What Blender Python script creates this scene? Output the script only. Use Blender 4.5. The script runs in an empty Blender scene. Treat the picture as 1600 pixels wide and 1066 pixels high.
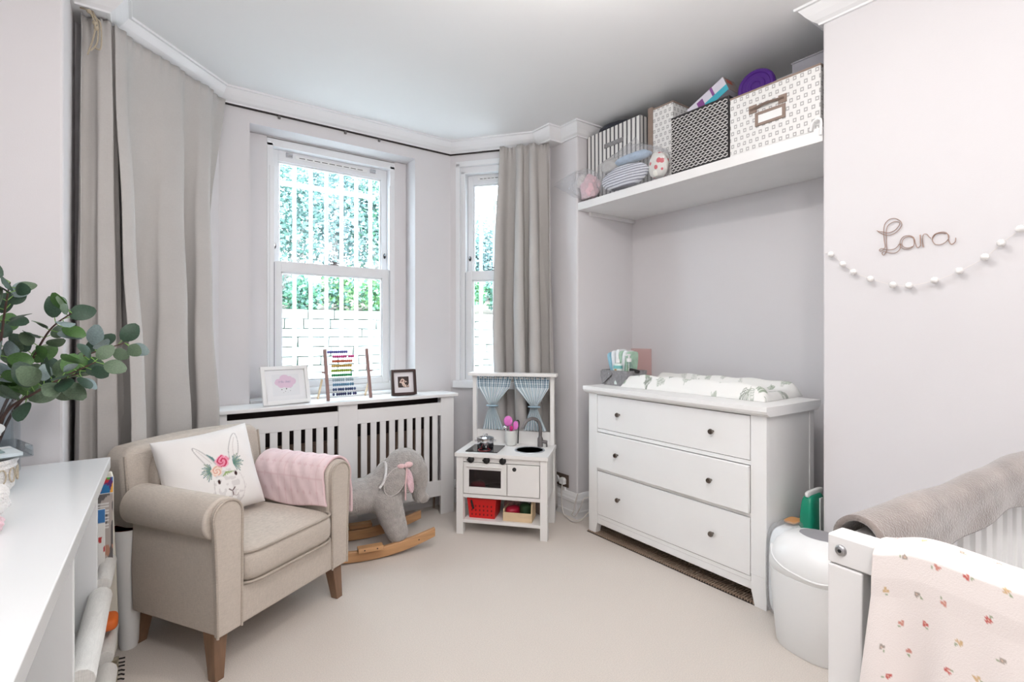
import bpy, bmesh, math, random
import numpy as np
from mathutils import Vector, Matrix
RND = random.Random(11)
scene = bpy.context.scene
col = scene.collection

# ---------------------------------------------------------------- camera
cam = bpy.data.cameras.new('camera'); cam_o = bpy.data.objects.new('camera', cam); col.objects.link(cam_o)
cam.sensor_width = 36; cam.lens = 18.0; cam.shift_y = -11/1600; cam.clip_start = 0.02
cam_o.location = (0, 0, 1.30)
cam_o.rotation_euler = (math.pi/2, 0, -math.radians(35.73))
scene.camera = cam_o
# ---------------------------------------------------------------- sky, exposure
world = bpy.data.worlds.new('world'); scene.world = world; world.use_nodes = True
bg = world.node_tree.nodes['Background']
bg.inputs[0].default_value = (0.86, 0.94, 1.0, 1); bg.inputs[1].default_value = 8.0
scene.view_settings.view_transform = 'Standard'; scene.view_settings.look = 'None'
scene.view_settings.exposure = 0.50; scene.view_settings.gamma = 1.0
scene.view_settings.use_curve_mapping = False
PENDANT_W, NEAR_W, UPLIGHT_W = 18, 20, 92

# ---------------------------------------------------------------- helpers
def lin(c):
    return tuple((x/255/12.92 if x/255 <= .04045 else ((x/255+.055)/1.055)**2.4) for x in c)
MATS = {}
def mat(name, rgb, rough=.6, metal=0, var=0., vscale=8., bump=0., bscale=60., spec=.5, sheen=0., stretch=None,
        attr=False, coat=0., emit=None, alpha=1.0, sss=0.):
    if name in MATS: return MATS[name]
    m = bpy.data.materials.new(name); m.use_nodes = True; nt = m.node_tree; N = nt.nodes; Lk = nt.links
    b = N['Principled BSDF']
    b.inputs['Roughness'].default_value = rough; b.inputs['Metallic'].default_value = metal
    b.inputs['Specular IOR Level'].default_value = spec
    if sheen: b.inputs['Sheen Weight'].default_value = sheen; b.inputs['Sheen Roughness'].default_value = .4
    if coat: b.inputs['Coat Weight'].default_value = coat; b.inputs['Coat Roughness'].default_value = .08
    if alpha < 1: b.inputs['Alpha'].default_value = alpha
    c = lin(rgb) + (1,)
    b.inputs['Base Color'].default_value = c
    tc = N.new('ShaderNodeTexCoord'); src = tc.outputs['Object']
    if stretch:
        mp = N.new('ShaderNodeMapping'); mp.inputs['Scale'].default_value = stretch
        Lk.new(src, mp.inputs['Vector']); src = mp.outputs['Vector']
    base = None
    if attr:
        a = N.new('ShaderNodeAttribute'); a.attribute_name = 'Col'; base = a.outputs['Color']
        Lk.new(base, b.inputs['Base Color'])
    if var:
        n = N.new('ShaderNodeTexNoise'); n.inputs['Scale'].default_value = vscale; n.inputs['Detail'].default_value = 5
        Lk.new(src, n.inputs['Vector'])
        r = N.new('ShaderNodeMapRange'); r.inputs['To Min'].default_value = 1-var; r.inputs['To Max'].default_value = 1+var
        r.inputs['From Min'].default_value = .3; r.inputs['From Max'].default_value = .7
        Lk.new(n.outputs['Fac'], r.inputs['Value'])
        mx = N.new('ShaderNodeMix'); mx.data_type = 'RGBA'; mx.blend_type = 'MULTIPLY'; mx.inputs['Factor'].default_value = 1
        if base is not None: Lk.new(base, mx.inputs['A'])
        else: mx.inputs['A'].default_value = c
        Lk.new(r.outputs['Result'], mx.inputs['B']); Lk.new(mx.outputs['Result'], b.inputs['Base Color'])
    if bump:
        n2 = N.new('ShaderNodeTexNoise'); n2.inputs['Scale'].default_value = bscale; n2.inputs['Detail'].default_value = 3
        Lk.new(src, n2.inputs['Vector'])
        bp = N.new('ShaderNodeBump'); bp.inputs['Strength'].default_value = bump; bp.inputs['Distance'].default_value = .01
        Lk.new(n2.outputs['Fac'], bp.inputs['Height']); Lk.new(bp.outputs['Normal'], b.inputs['Normal'])
    if emit:
        b.inputs['Emission Color'].default_value = lin(emit[:3])+(1,); b.inputs['Emission Strength'].default_value = emit[3]
    if sss: b.inputs['Subsurface Weight'].default_value = sss
    MATS[name] = m; return m
def M(name): return MATS[name]
def weave(name, rgb, scale=300., amt=.18, bump=.25, rough=.9, sheen=.25, var=.06):
    """woven cloth: fine crossed threads in colour and relief"""
    m = mat(name, rgb, rough=rough, var=var, vscale=5, sheen=sheen, spec=.2)
    nt = m.node_tree; N = nt.nodes; Lk = nt.links; b = N['Principled BSDF']
    tc = N.new('ShaderNodeTexCoord')
    outs = []
    for st in ((.06, .06, 1.), (1., 1., .06)):
        mp = N.new('ShaderNodeMapping'); mp.inputs['Scale'].default_value = st; Lk.new(tc.outputs['Object'], mp.inputs['Vector'])
        n = N.new('ShaderNodeTexNoise'); n.inputs['Scale'].default_value = scale; n.inputs['Detail'].default_value = 2
        Lk.new(mp.outputs['Vector'], n.inputs['Vector']); outs.append(n.outputs['Fac'])
    ad = N.new('ShaderNodeMath'); ad.operation = 'ADD'; Lk.new(outs[0], ad.inputs[0]); Lk.new(outs[1], ad.inputs[1])
    r = N.new('ShaderNodeMapRange'); r.inputs['From Min'].default_value = .7; r.inputs['From Max'].default_value = 1.3
    r.inputs['To Min'].default_value = 1-amt; r.inputs['To Max'].default_value = 1+amt*.5
    Lk.new(ad.outputs[0], r.inputs['Value'])
    src = b.inputs['Base Color'].links[0].from_socket
    mx = N.new('ShaderNodeMix'); mx.data_type = 'RGBA'; mx.blend_type = 'MULTIPLY'; mx.inputs['Factor'].default_value = 1
    Lk.new(src, mx.inputs['A']); Lk.new(r.outputs['Result'], mx.inputs['B']); Lk.new(mx.outputs['Result'], b.inputs['Base Color'])
    bp = N.new('ShaderNodeBump'); bp.inputs['Strength'].default_value = bump; bp.inputs['Distance'].default_value = .003
    Lk.new(ad.outputs[0], bp.inputs['Height']); Lk.new(bp.outputs['Normal'], b.inputs['Normal'])
    return m
def glassy(name, tint=(255, 255, 255), gloss=.08, rough=.02, body=0., bodycol=(255, 255, 255), crinkle=0.):
    """clear film or pane: see-through with a thin reflection and, if wanted, a little body colour"""
    m = bpy.data.materials.new(name); m.use_nodes = True; nt = m.node_tree; N = nt.nodes; Lk = nt.links
    for n in list(N): N.remove(n)
    o = N.new('ShaderNodeOutputMaterial'); t = N.new('ShaderNodeBsdfTransparent'); t.inputs[0].default_value = lin(tint)+(1,)
    g = N.new('ShaderNodeBsdfGlossy'); g.inputs['Roughness'].default_value = rough
    lw = N.new('ShaderNodeLayerWeight'); lw.inputs[0].default_value = .5
    fr = N.new('ShaderNodeMath'); fr.operation = 'POWER'; fr.inputs[1].default_value = 3.5; Lk.new(lw.outputs['Facing'], fr.inputs[0])
    mm = N.new('ShaderNodeMath'); mm.operation = 'MULTIPLY_ADD'; mm.inputs[1].default_value = .55; mm.inputs[2].default_value = gloss*.3
    Lk.new(fr.outputs[0], mm.inputs[0])
    mx = N.new('ShaderNodeMixShader'); Lk.new(mm.outputs[0], mx.inputs[0]); Lk.new(t.outputs[0], mx.inputs[1]); Lk.new(g.outputs[0], mx.inputs[2])
    if crinkle:
        tc = N.new('ShaderNodeTexCoord'); nz = N.new('ShaderNodeTexNoise'); nz.inputs['Scale'].default_value = 26; nz.inputs['Detail'].default_value = 4; nz.inputs['Distortion'].default_value = 1.5
        bp = N.new('ShaderNodeBump'); bp.inputs['Strength'].default_value = crinkle; bp.inputs['Distance'].default_value = .02
        Lk.new(tc.outputs['Object'], nz.inputs['Vector']); Lk.new(nz.outputs['Fac'], bp.inputs['Height']); Lk.new(bp.outputs['Normal'], g.inputs['Normal']); Lk.new(bp.outputs['Normal'], lw.inputs['Normal'])
    last = mx.outputs[0]
    if body:
        d = N.new('ShaderNodeBsdfDiffuse'); d.inputs[0].default_value = lin(bodycol)+(1,)
        m2 = N.new('ShaderNodeMixShader'); m2.inputs[0].default_value = body
        Lk.new(last, m2.inputs[1]); Lk.new(d.outputs[0], m2.inputs[2]); last = m2.outputs[0]
    Lk.new(last, o.inputs[0]); MATS[name] = m; return m

def rotz(a): return Matrix.Rotation(a, 4, 'Z')
class MB:
    def __init__(s): s.v = []; s.f = []; s.mi = []
    def add(s, vs, fs, mi=0):
        o = len(s.v); s.v += [tuple(p) for p in vs]; s.f += [tuple(i+o for i in f) for f in fs]; s.mi += [mi]*len(fs); return s
    def box(s, x0, x1, y0, y1, z0, z1, mi=0, mx=None):
        vs = [Vector((x, y, z)) for z in (z0, z1) for y in (y0, y1) for x in (x0, x1)]
        if mx is not None: vs = [mx @ p for p in vs]
        return s.add(vs, [(0,2,3,1),(4,5,7,6),(0,1,5,4),(2,6,7,3),(0,4,6,2),(1,3,7,5)], mi)
    def prism(s, poly, d0, d1, axis='y', mi=0, mx=None):
        n = len(poly)
        def P(a, b, d):
            p = {'y': (a, d, b), 'x': (d, a, b), 'z': (a, b, d)}[axis]
            return mx @ Vector(p) if mx is not None else p
        vs = [P(a, b, d0) for a, b in poly] + [P(a, b, d1) for a, b in poly]
        fs = [tuple(range(n)), tuple(range(2*n-1, n-1, -1))] + [(i, i+n, (i+1) % n+n, (i+1) % n) for i in range(n)]
        return s.add(vs, fs, mi)
    def tube(s, pts, r, n=8, closed=False, mi=0, cap=True, flat=1.):
        pts = [Vector(p) for p in pts]; m = len(pts); rs = r if isinstance(r, (list, tuple)) else [r]*m
        vs = []; up = None
        for i, p in enumerate(pts):
            a = pts[(i-1) % m] if (closed or i > 0) else p; b = pts[(i+1) % m] if (closed or i < m-1) else p
            t = (b-a); t = t.normalized() if t.length > 1e-9 else Vector((0, 0, 1))
            if up is None:
                up = Vector((0, 0, 1)) if abs(t.z) < .9 else Vector((1, 0, 0))
            x = t.cross(up)
            if x.length < 1e-6: x = t.cross(Vector((0, 1, 0)))
            x.normalize(); y = x.cross(t).normalized(); up = y
            vs += [p + (x*math.cos(2*math.pi*k/n) + y*flat*math.sin(2*math.pi*k/n))*rs[i] for k in range(n)]
        fs = []
        for i in range(m if closed else m-1):
            j = (i+1) % m
            fs += [(i*n+k, i*n+(k+1) % n, j*n+(k+1) % n, j*n+k) for k in range(n)]
        if cap and not closed: fs += [tuple(range(n-1, -1, -1)), tuple((m-1)*n+k for k in range(n))]
        return s.add(vs, fs, mi)
    def lathe(s, prof, n=24, c=(0, 0, 0), sx=1., sy=1., mi=0, ax='z'):
        vs = []; fs = []
        for r, z in prof:
            for k in range(n):
                a = 2*math.pi*k/n; x, y = r*math.cos(a)*sx, r*math.sin(a)*sy
                q = {'z': (x, y, z), 'y': (x, z, y), 'x': (z, x, y)}[ax]
                vs.append((c[0]+q[0], c[1]+q[1], c[2]+q[2]))
        m = len(prof)
        for i in range(m-1): fs += [(i*n+k, i*n+(k+1) % n, (i+1)*n+(k+1) % n, (i+1)*n+k) for k in range(n)]
        fs += [tuple(range(n-1, -1, -1)), tuple((m-1)*n+k for k in range(n))]
        return s.add(vs, fs, mi)
    def sph(s, c, r, n=14, m=9, mi=0, mx=None):
        rx, ry, rz = r if isinstance(r, (tuple, list)) else (r, r, r); vs = []; fs = []
        for i in range(m+1):
            th = math.pi*i/m
            for k in range(n):
                a = 2*math.pi*k/n
                p = Vector((rx*math.sin(th)*math.cos(a), ry*math.sin(th)*math.sin(a), rz*math.cos(th)))
                if mx is not None: p = mx @ p
                vs.append((c[0]+p.x, c[1]+p.y, c[2]+p.z))
        for i in range(m): fs += [(i*n+k, (i+1)*n+k, (i+1)*n+(k+1) % n, i*n+(k+1) % n) for k in range(n)]
        return s.add(vs, fs, mi)
    def grid(s, fn, nu, nv, mi=0, wrapu=False):
        vs = [fn(i/nu, j/nv) for j in range(nv+1) for i in range(nu+1)]; w = nu+1
        return s.add(vs, [(j*w+i, j*w+i+1, (j+1)*w+i+1, (j+1)*w+i) for j in range(nv) for i in range(nu)], mi)
    def mesh(s, name, mats, smooth=None):
        me = bpy.data.meshes.new(name); me.from_pydata(s.v, [], s.f)
        for m in (mats if isinstance(mats, (list, tuple)) else [mats]): me.materials.append(M(m) if isinstance(m, str) else m)
        if any(s.mi): me.polygons.foreach_set('material_index', s.mi)
        bm = bmesh.new(); bm.from_mesh(me); bmesh.ops.remove_doubles(bm, verts=bm.verts, dist=1e-6)
        bmesh.ops.recalc_face_normals(bm, faces=bm.faces); bm.to_mesh(me); bm.free()
        if smooth is not None:
            me.polygons.foreach_set('use_smooth', [True]*len(me.polygons)); me.set_sharp_from_angle(angle=math.radians(smooth))
        me.update(); return me
    def build(s, name, mats, parent=None, smooth=None, bevel=0., seg=2, subsurf=0, loc=None, rot=None):
        return put(name, s.mesh(name, mats, smooth), parent, bevel, seg, subsurf, loc, rot)
def put(name, me, parent=None, bevel=0., seg=2, subsurf=0, loc=None, rot=None):
    o = bpy.data.objects.new(name, me); col.objects.link(o)
    if parent is not None: o.parent = parent
    if loc is not None: o.location = loc
    if rot is not None: o.rotation_euler = rot
    if bevel:
        b = o.modifiers.new('bevel', 'BEVEL'); b.width = bevel; b.segments = seg; b.limit_method = 'ANGLE'; b.angle_limit = math.radians(35)
    if subsurf:
        b = o.modifiers.new('sub', 'SUBSURF'); b.levels = subsurf; b.render_levels = subsurf
    return o
def box(name, m, x0, x1, y0, y1, z0, z1, parent=None, bevel=0.003, **k):
    return MB().box(x0, x1, y0, y1, z0, z1).build(name, m, parent, bevel=bevel, **k)
def thing(name, label, cat, loc=(0, 0, 0), rz=0, group=None):
    o = bpy.data.objects.new(name, None); col.objects.link(o); o.empty_display_size = .1
    o.location = loc; o.rotation_euler = (0, 0, rz); return tag(o, label, cat, group)
def tag(o, label, cat, group=None):
    o['label'] = label; o['category'] = cat
    if group: o['group'] = group
    return o
def struct(o): o['kind'] = 'structure'; return o
def stuff(o): o['kind'] = 'stuff'; return o
def paint(me, cols):
    a = me.color_attributes.new('Col', 'FLOAT_COLOR', 'POINT')
    c = np.ones((len(me.vertices), 4), dtype=np.float32); c[:, :3] = cols; a.data.foreach_set('color', c.ravel())
def gridmesh(name, fn, nu, nv, m, colfn=None, smooth=True):
    """dense sheet; fn(U,V) -> x,y,z arrays; colfn(U,V) -> rgb (linear) arrays: printed pattern"""
    U, V = np.meshgrid(np.linspace(0, 1, nu+1), np.linspace(0, 1, nv+1)); U = U.ravel(); V = V.ravel()
    x, y, z = fn(U, V); w = nu+1
    i, j = np.meshgrid(np.arange(nu), np.arange(nv)); b = (j*w+i).ravel()
    me = bpy.data.meshes.new(name)
    me.from_pydata(np.stack([x, y, z], 1).tolist(), [], np.stack([b, b+1, b+w+1, b+w], 1).tolist())
    me.materials.append(M(m) if isinstance(m, str) else m)
    if smooth: me.polygons.foreach_set('use_smooth', [True]*len(me.polygons))
    if colfn is not None: paint(me, colfn(U, V))
    me.update(); return me
def seg_dist(X, Y, pts):
    d = np.full(X.shape, 9.)
    for (ax, ay), (bx, by) in zip(pts[:-1], pts[1:]):
        ex, ey = bx-ax, by-ay; L2 = ex*ex+ey*ey+1e-12
        t = np.clip(((X-ax)*ex+(Y-ay)*ey)/L2, 0, 1); d = np.minimum(d, np.hypot(X-ax-t*ex, Y-ay-t*ey))
    return d
def smoothpts(pts, k=6, closed=False):
    P = [Vector(p) for p in pts]; n = len(P); out = []
    for i in range(n if closed else n-1):
        g = lambda j: P[j % n] if closed else P[max(0, min(n-1, j))]
        p0, p1, p2, p3 = g(i-1), g(i), g(i+1), g(i+2)
        for q in range(k):
            t = q/k
            out.append(.5*((2*p1)+(p2-p0)*t+(2*p0-5*p1+4*p2-p3)*t*t+(3*p1-p0-3*p2+p3)*t**3))
    if not closed: out.append(P[-1])
    return out
def noise2(x, y, seed=0):
    """cheap smooth value noise on numpy arrays"""
    r = np.random.RandomState(seed); T = r.rand(64, 64)
    xi = np.floor(x).astype(int); yi = np.floor(y).astype(int); fx = x-xi; fy = y-yi
    fx = fx*fx*(3-2*fx); fy = fy*fy*(3-2*fy); g = lambda a, b: T[a % 64, b % 64]
    return (g(xi, yi)*(1-fx)+g(xi+1, yi)*fx)*(1-fy)+(g(xi, yi+1)*(1-fx)+g(xi+1, yi+1)*fx)*fy

# ---------------------------------------------------------------- materials
mat('wall', (222, 219, 221), rough=.85, var=.012, vscale=1.2, bump=.04, bscale=220, spec=.25)
mat('ceil', (240, 240, 241), rough=.9, spec=.2)
mat('trimwhite', (238, 238, 240), rough=.45, var=.01, vscale=3)
mat('gloss_white', (236, 237, 238), rough=.22, spec=.5)
mat('paint_white', (238, 237, 237), rough=.4, var=.015, vscale=6)
mat('white_plastic', (240, 240, 240), rough=.3)
mat('frame_white', (234, 235, 238), rough=.4)
mat('carpet', (230, 219, 209), rough=1., var=.10, vscale=240, bump=.5, bscale=700, spec=.1, sheen=.3)
mat('dark', (38, 30, 30), rough=.7)
mat('black', (24, 23, 25), rough=.45)
mat('blackgloss', (14, 15, 22), rough=.12)
mat('chrome', (205, 205, 208), rough=.15, metal=1)
mat('steel', (176, 176, 178), rough=.32, metal=1, var=.05)
mat('knobmetal', (120, 112, 106), rough=.25, metal=1)
mat('greymetal', (120, 116, 116), rough=.45, metal=.4)
mat('wood', (196, 150, 106), rough=.45, var=.14, vscale=9, stretch=(.7, 6, 6))
mat('palewood', (222, 196, 160), rough=.5, var=.1, vscale=9, stretch=(1, 6, 6))
mat('legwood', (128, 98, 76), rough=.45, var=.16, vscale=10, stretch=(6, 6, .7))
mat('mauvewood', (150, 118, 112), rough=.55, var=.08, vscale=9, stretch=(6, 6, 1))
weave('curtain_cloth', (190, 186, 183), scale=900, amt=.05, bump=.08, sheen=0., var=.03)
weave('linen', (204, 193, 182), scale=900, amt=.16, bump=.22, var=.04, sheen=.04)
weave('linen_pipe', (186, 174, 162), scale=520, amt=.2)
weave('sling_cloth', (232, 230, 226), scale=420, amt=.08)
mat('fleece', (146, 136, 131), rough=1, var=.2, vscale=14, bump=.35, bscale=220, sheen=.8, spec=.05)
mat('plush', (184, 178, 174), rough=1, var=.14, vscale=38, bump=1., bscale=150, sheen=.7, spec=.05)
mat('plush_white', (236, 232, 230), rough=1, var=.06, vscale=30, bump=.8, bscale=150, sheen=.5)
mat('pinkcloth', (236, 200, 202), rough=.95, var=.06, vscale=20, bump=.3, bscale=200, sheen=.3)
mat('pinkplush', (232, 196, 204), rough=1, var=.1, vscale=25, bump=.8, bscale=120, sheen=.5)
mat('print', (255, 255, 255), rough=.9, attr=True, bump=.12, bscale=500, sheen=.15, spec=.2)
mat('printgloss', (255, 255, 255), rough=.5, attr=True)
glassy('pane', tint=(246, 252, 255), gloss=.05)
glassy('film', tint=(253, 253, 254), gloss=.25, rough=.12, body=.12, bodycol=(250, 250, 252), crinkle=.6)
glassy('clearglass', tint=(244, 248, 250), gloss=.12, rough=.02)
glassy('ovenglass', tint=(200, 190, 194), gloss=.1, rough=.05)

# ---------------------------------------------------------------- room shell
ZC = 2.777; ZL = 2.70
W0, W1 = (0.366, 3.52), (1.942, 3.52)          # front wall of the bay
BR = (2.377, 2.972); BL = (-0.130, 3.000)       # ends of the slanted bay walls
struct(box('floor', 'carpet', -1.0, 3.4, -2.4, 3.72, -.12, 0, bevel=0))
struct(box('ceiling', 'ceil', -1.0, 3.4, -2.4, 3.9, ZC, ZC+.15, bevel=0))
def wall(name, p, q, openings=(), thick=.30, ext0=0., ext1=0., m='wall', depth0=0.):
    """wall from p to q; local x along it, local y away from the room; openings (s0,s1,z0,z1)"""
    d = Vector((q[0]-p[0], q[1]-p[1])); L = d.length
    b = MB(); xs = -ext0
    for s0, s1, z0, z1 in openings:
        b.box(xs, s0, depth0, thick, 0, ZC+.05); b.box(s0, s1, depth0, thick, 0, z0); b.box(s0, s1, depth0, thick, z1, ZC+.05); xs = s1
    b.box(xs, L+ext1, depth0, thick, 0, ZC+.05)
    o = b.build(name, m, bevel=0); o.location = (p[0], p[1], 0); o.rotation_euler = (0, 0, math.atan2(d.y, d.x)); return struct(o)
wall('wall_front', W0, W1, [(.166, 1.276, .845, 2.607)], ext0=.08, ext1=.1)
wall('wall_bay_right', W1, BR, [(.075, .635, .885, 2.600)], ext0=.0, ext1=0., thick=.26)
wall('wall_bay_left', BL, W0, ext0=0., thick=.26)
struct(MB().box(2.49, 3.3, 2.67, 3.3, 0, 2.8).box(2.384, 2.6, 2.966, 3.25, 0, 2.8).build('wall_pillar_right', 'wall', bevel=.012, seg=3))
struct(box('wall_alcove', 'wall', 3.07, 3.35, .9, 2.8, 0, 2.8, bevel=0))
struct(box('wall_right', 'wall', 2.49, 3.35, -2.3, 1.058, 0, 2.8, bevel=.010))
struct(MB().box(-1.0, -.25, 2.60, 3.4, 0, 2.8).box(-.30, -.125, 3.004, 3.3, 0, 2.8).build('wall_pillar_left', 'wall', bevel=.010))
struct(box('wall_left', 'wall', -.98, -.75, -2.3, 2.7, 0, 2.8, bevel=0))
struct(box('wall_back', 'wall', -1.0, 3.3, -2.35, -2.1, 0, 2.8, bevel=0))
# cornice swept along the wall line
def sweep(name, path, prof, m, closed=False):
    """prof: (offset into the room, z); room lies to the right of the walking direction"""
    P = [Vector(p) for p in path]; n = len(P); rows = []
    for i, p in enumerate(P):
        d0 = (P[i]-P[i-1]).normalized() if i > 0 else None; d1 = (P[i+1]-P[i]).normalized() if i < n-1 else None
        d0 = d0 or d1; d1 = d1 or d0
        n0 = Vector((d0.y, -d0.x)); n1 = Vector((d1.y, -d1.x)); mt = (n0+n1)
        mt = mt/(mt.dot(n0)) if mt.length > 1e-6 else n0
        rows.append([(p.x+mt.x*a, p.y+mt.y*a, z) for a, z in prof])
    b = MB(); k = len(prof)
    fs = [(i*k+j, i*k+j+1, (i+1)*k+j+1, (i+1)*k+j) for i in range(n-1) for j in range(k-1)]
    fs += [tuple(range(k)), tuple((n-1)*k+j for j in range(k-1, -1, -1))]
    b.add([v for r in rows for v in r], fs); return b.build(name, m)
path = [(-.75, -2.1), (-.75, 2.60), (-.25, 2.60), (-.25, 2.845), (-.13, 2.845), BL, W0, W1, BR, (2.383, 2.84), (2.49, 2.84), (2.49, 2.67),
        (3.07, 2.67), (3.07, 1.058), (2.49, 1.058), (2.49, -2.1)]
prof = [(0, ZL-.004), (.012, ZL-.004), (.014, ZL+.004), (.030, ZL+.014), (.050, ZL+.034), (.066, ZL+.056), (.074, ZL+.066), (.086, ZL+.067), (.088, ZC+.002), (0, ZC+.002)]
struct(sweep('trim_1', path, prof, 'trimwhite'))
struct(box('trim_2', 'trimwhite', 2.384, 2.495, 2.842, 2.97, ZL-.002, ZC, bevel=0))
struct(box('trim_3', 'trimwhite', -.255, -.131, 2.847, 3.01, ZL-.002, ZC, bevel=0))
# tall moulded skirting on the pillar, plain one round the bay
skp = [(0, 0), (.030, 0), (.030, .045), (.026, .050), (.024, .105), (.030, .112), (.030, .128), (.022, .136), (.018, .150), (.008, .166), (0, .170)]
struct(sweep('baseboard_right', [(2.384, 2.964), (2.49, 2.964), (2.49, 2.67), (3.07, 2.67), (3.07, 1.06)], skp, 'paint_white'))
struct(sweep('baseboard_front', [BL, W0, W1, BR], skp, 'paint_white'))
struct(sweep('baseboard_breast', [(2.49, 1.056), (2.49, -2.1)], skp, 'paint_white'))
struct(sweep('baseboard_left', [(-.75, -2.1), (-.75, 2.60), (-.25, 2.60), (-.25, 3.0)], skp, 'paint_white'))

# ---------------------------------------------------------------- lamps
def pendant(loc, watt, label, rad=.035):
    t = thing('pendant_lamp', label, 'lamp', loc)  # also used for the added bulb in place of a flash
    h = ZC-loc[2]
    MB().lathe([(.0, h), (.045, h), (.045, h-.012), (.02, h-.03), (.0, h-.03)], 20).build('ceiling_rose', 'white_plastic', t, smooth=40)
    MB().tube([(0, 0, h-.02), (0, 0, .06)], .004, 6).build('cord', 'white_plastic', t)
    MB().lathe([(0, .07), (.02, .07), (.022, .03), (0, .03)], 16).build('bulb_holder', 'white_plastic', t, smooth=40)
    ld = bpy.data.lights.new('bulb_light', 'POINT'); ld.energy = watt; ld.color = (1, .97, .935); ld.shadow_soft_size = rad
    lo = bpy.data.objects.new('bulb_light', ld); col.objects.link(lo); lo.parent = t; lo.location = (0, 0, -.04)
    return t
pendant((1.10, 1.15, 2.58), PENDANT_W, 'bare bulb hanging from the ceiling in the middle of the room')
pendant((.42, -.22, 2.42), NEAR_W, 'added bulb standing in for the flash bounced above the camera', .05)  # added light in place of a flash bounced over the camera
def uplighter(loc, label):  # added fill lamps out of view, aimed up to brighten the ceiling
    ul = thing('added_uplighter', label, 'lamp', loc)
    MB().lathe([(0, 0), (.14, 0), (.14, .015), (.02, .03), (0, .03)], 28).build('base', 'white_plastic', ul, smooth=40)
    MB().tube([(0, 0, .02), (0, 0, 1.66)], .012, 12).build('added_pole', 'white_plastic', ul, smooth=60)
    MB().lathe([(.02, 1.64), (.10, 1.68), (.17, 1.75), (.165, 1.75), (.095, 1.69), (.02, 1.65)], 32).build('added_lamp_shade', 'white_plastic', ul, smooth=50)
    ld = bpy.data.lights.new('uplight', 'SPOT'); ld.energy = UPLIGHT_W; ld.color = (1, .98, .965); ld.spot_size = math.radians(118); ld.spot_blend = .7; ld.shadow_soft_size = .06
    lo = bpy.data.objects.new('uplight', ld); col.objects.link(lo); lo.parent = ul; lo.location = (0, 0, 1.72); lo.rotation_euler = (math.pi, 0, 0)
uplighter((-.42, .18, 0), 'added uplighter for ceiling fill light, unseen beside the near end of the desk')
uplighter((1.55, -.85, 0), 'added uplighter for ceiling fill light, unseen behind the cot')

# ---------------------------------------------------------------- windows
mat('gap_shade', (92, 92, 104), rough=.8)
def window(name, s_org, ang, x0, x1, yin, zsill=.93, ztop=2.565, meet=1.787):
    """sash window; local x along the wall, y outward. frame face at yin"""
    r = bpy.data.objects.new(name, None); col.objects.link(r); r.location = (s_org[0], s_org[1], 0); r.rotation_euler = (0, 0, ang); struct(r)
    W = 'frame_white'
    b = MB()
    b.box(x0-.02, x0+.018, yin-.006, yin+.14, zsill-.01, ztop); b.box(x1-.018, x1+.02, yin-.006, yin+.14, zsill-.01, ztop)
    b.box(x0-.02, x1+.02, yin-.006, yin+.14, ztop-.02, ztop+.03)
    b.box(x0-.006, x0+.026, yin-.012, yin+.0, zsill, ztop-.15); b.box(x1-.026, x1+.006, yin-.012, yin+.0, zsill, ztop-.15)
    b.build('window_frame', W, r, bevel=.003)
    def sash(z0, z1, y, top, bot, side):
        b = MB(); a0, a1 = x0+.018, x1-.018
        b.box(a0, a0+side, y, y+.04, z0, z1); b.box(a1-side, a1, y, y+.04, z0, z1)
        b.box(a0+side, a1-side, y, y+.04, z1-top, z1); b.box(a0+side, a1-side, y, y+.04, z0, z0+bot)
        # glazing bead
        g0, g1, h0, h1 = a0+side, a1-side, z0+bot, z1-top
        b.box(g0, g0+.010, y+.012, y+.03, h0, h1); b.box(g1-.010, g1, y+.012, y+.03, h0, h1)
        b.box(g0, g1, y+.012, y+.03, h1-.010, h1); b.box(g0, g1, y+.012, y+.03, h0, h0+.010)
        s = b.build('sash', W, r, bevel=.003)
        box('pane', 'pane', g0, g1, y+.019, y+.023, h0, h1, s, bevel=0)
        return s
    up = sash(meet-.055, ztop-.018, yin+.058, .075, .05, .042)
    lo = sash(zsill+.005, meet, yin+.008, .070, .045, .052)
    for x in (x0+.037, x1-.037):
        MB().lathe([(.0, 0), (.009, 0), (.009, .006), (0, .006)], 14, ax='y', sy=2.2).build('sash_stop', 'black', up, smooth=40, loc=(x, yin+.050, meet+.105))
        MB().lathe([(.0, 0), (.004, 0), (.004, .004), (0, .004)], 10, ax='y', sy=2.2).build('stop_button', 'chrome', up, smooth=40, loc=(x, yin+.046, meet+.112))
    for x in (x0+.0225, x1-.0225): MB().tube([(x, yin-.0125, zsill+.02), (x, yin-.0125, meet-.01)], .0018, 6).build('sash_gap_shade', 'gap_shade', lo)  # dark tubes stand in for the shaded gap between sash and frame
    xm = (x0+x1)/2
    MB().box(xm-.03, xm+.03, yin+.012, yin+.035, meet, meet+.008).box(xm-.010, xm+.010, yin+.014, yin+.03, meet+.008, meet+.022).tube([(xm-.03, yin+.02, meet+.026), (xm, yin+.016, meet+.022), (xm+.035, yin+.02, meet+.016)], .005, 6).build('sash_lock', 'greymetal', lo, smooth=40)
    w = x1-x0
    v = MB().box(xm-w*.30, xm+w*.30, yin+.052, yin+.060, ztop-.062, ztop-.038).build('trickle_vent', 'white_plastic', up, bevel=.002)
    for k in range(9):
        xx = xm-w*.27+k*w*.54/9
        MB().box(xx, xx+w*.045, yin+.0505, yin+.0525, ztop-.053, ztop-.049).build('vent_slot', 'dark', v, bevel=0)
    if w > .7:
        for x in (x0+.13, x1-.13):
            MB().box(x-.022, x+.022, yin+.048, yin+.06, ztop-.060, ztop-.030).tube([(x-.02, yin+.044, ztop-.05), (x+.02, yin+.044, ztop-.044)], .006, 6).build('sash_catch', 'chrome', up, bevel=.003)
    return r
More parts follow.
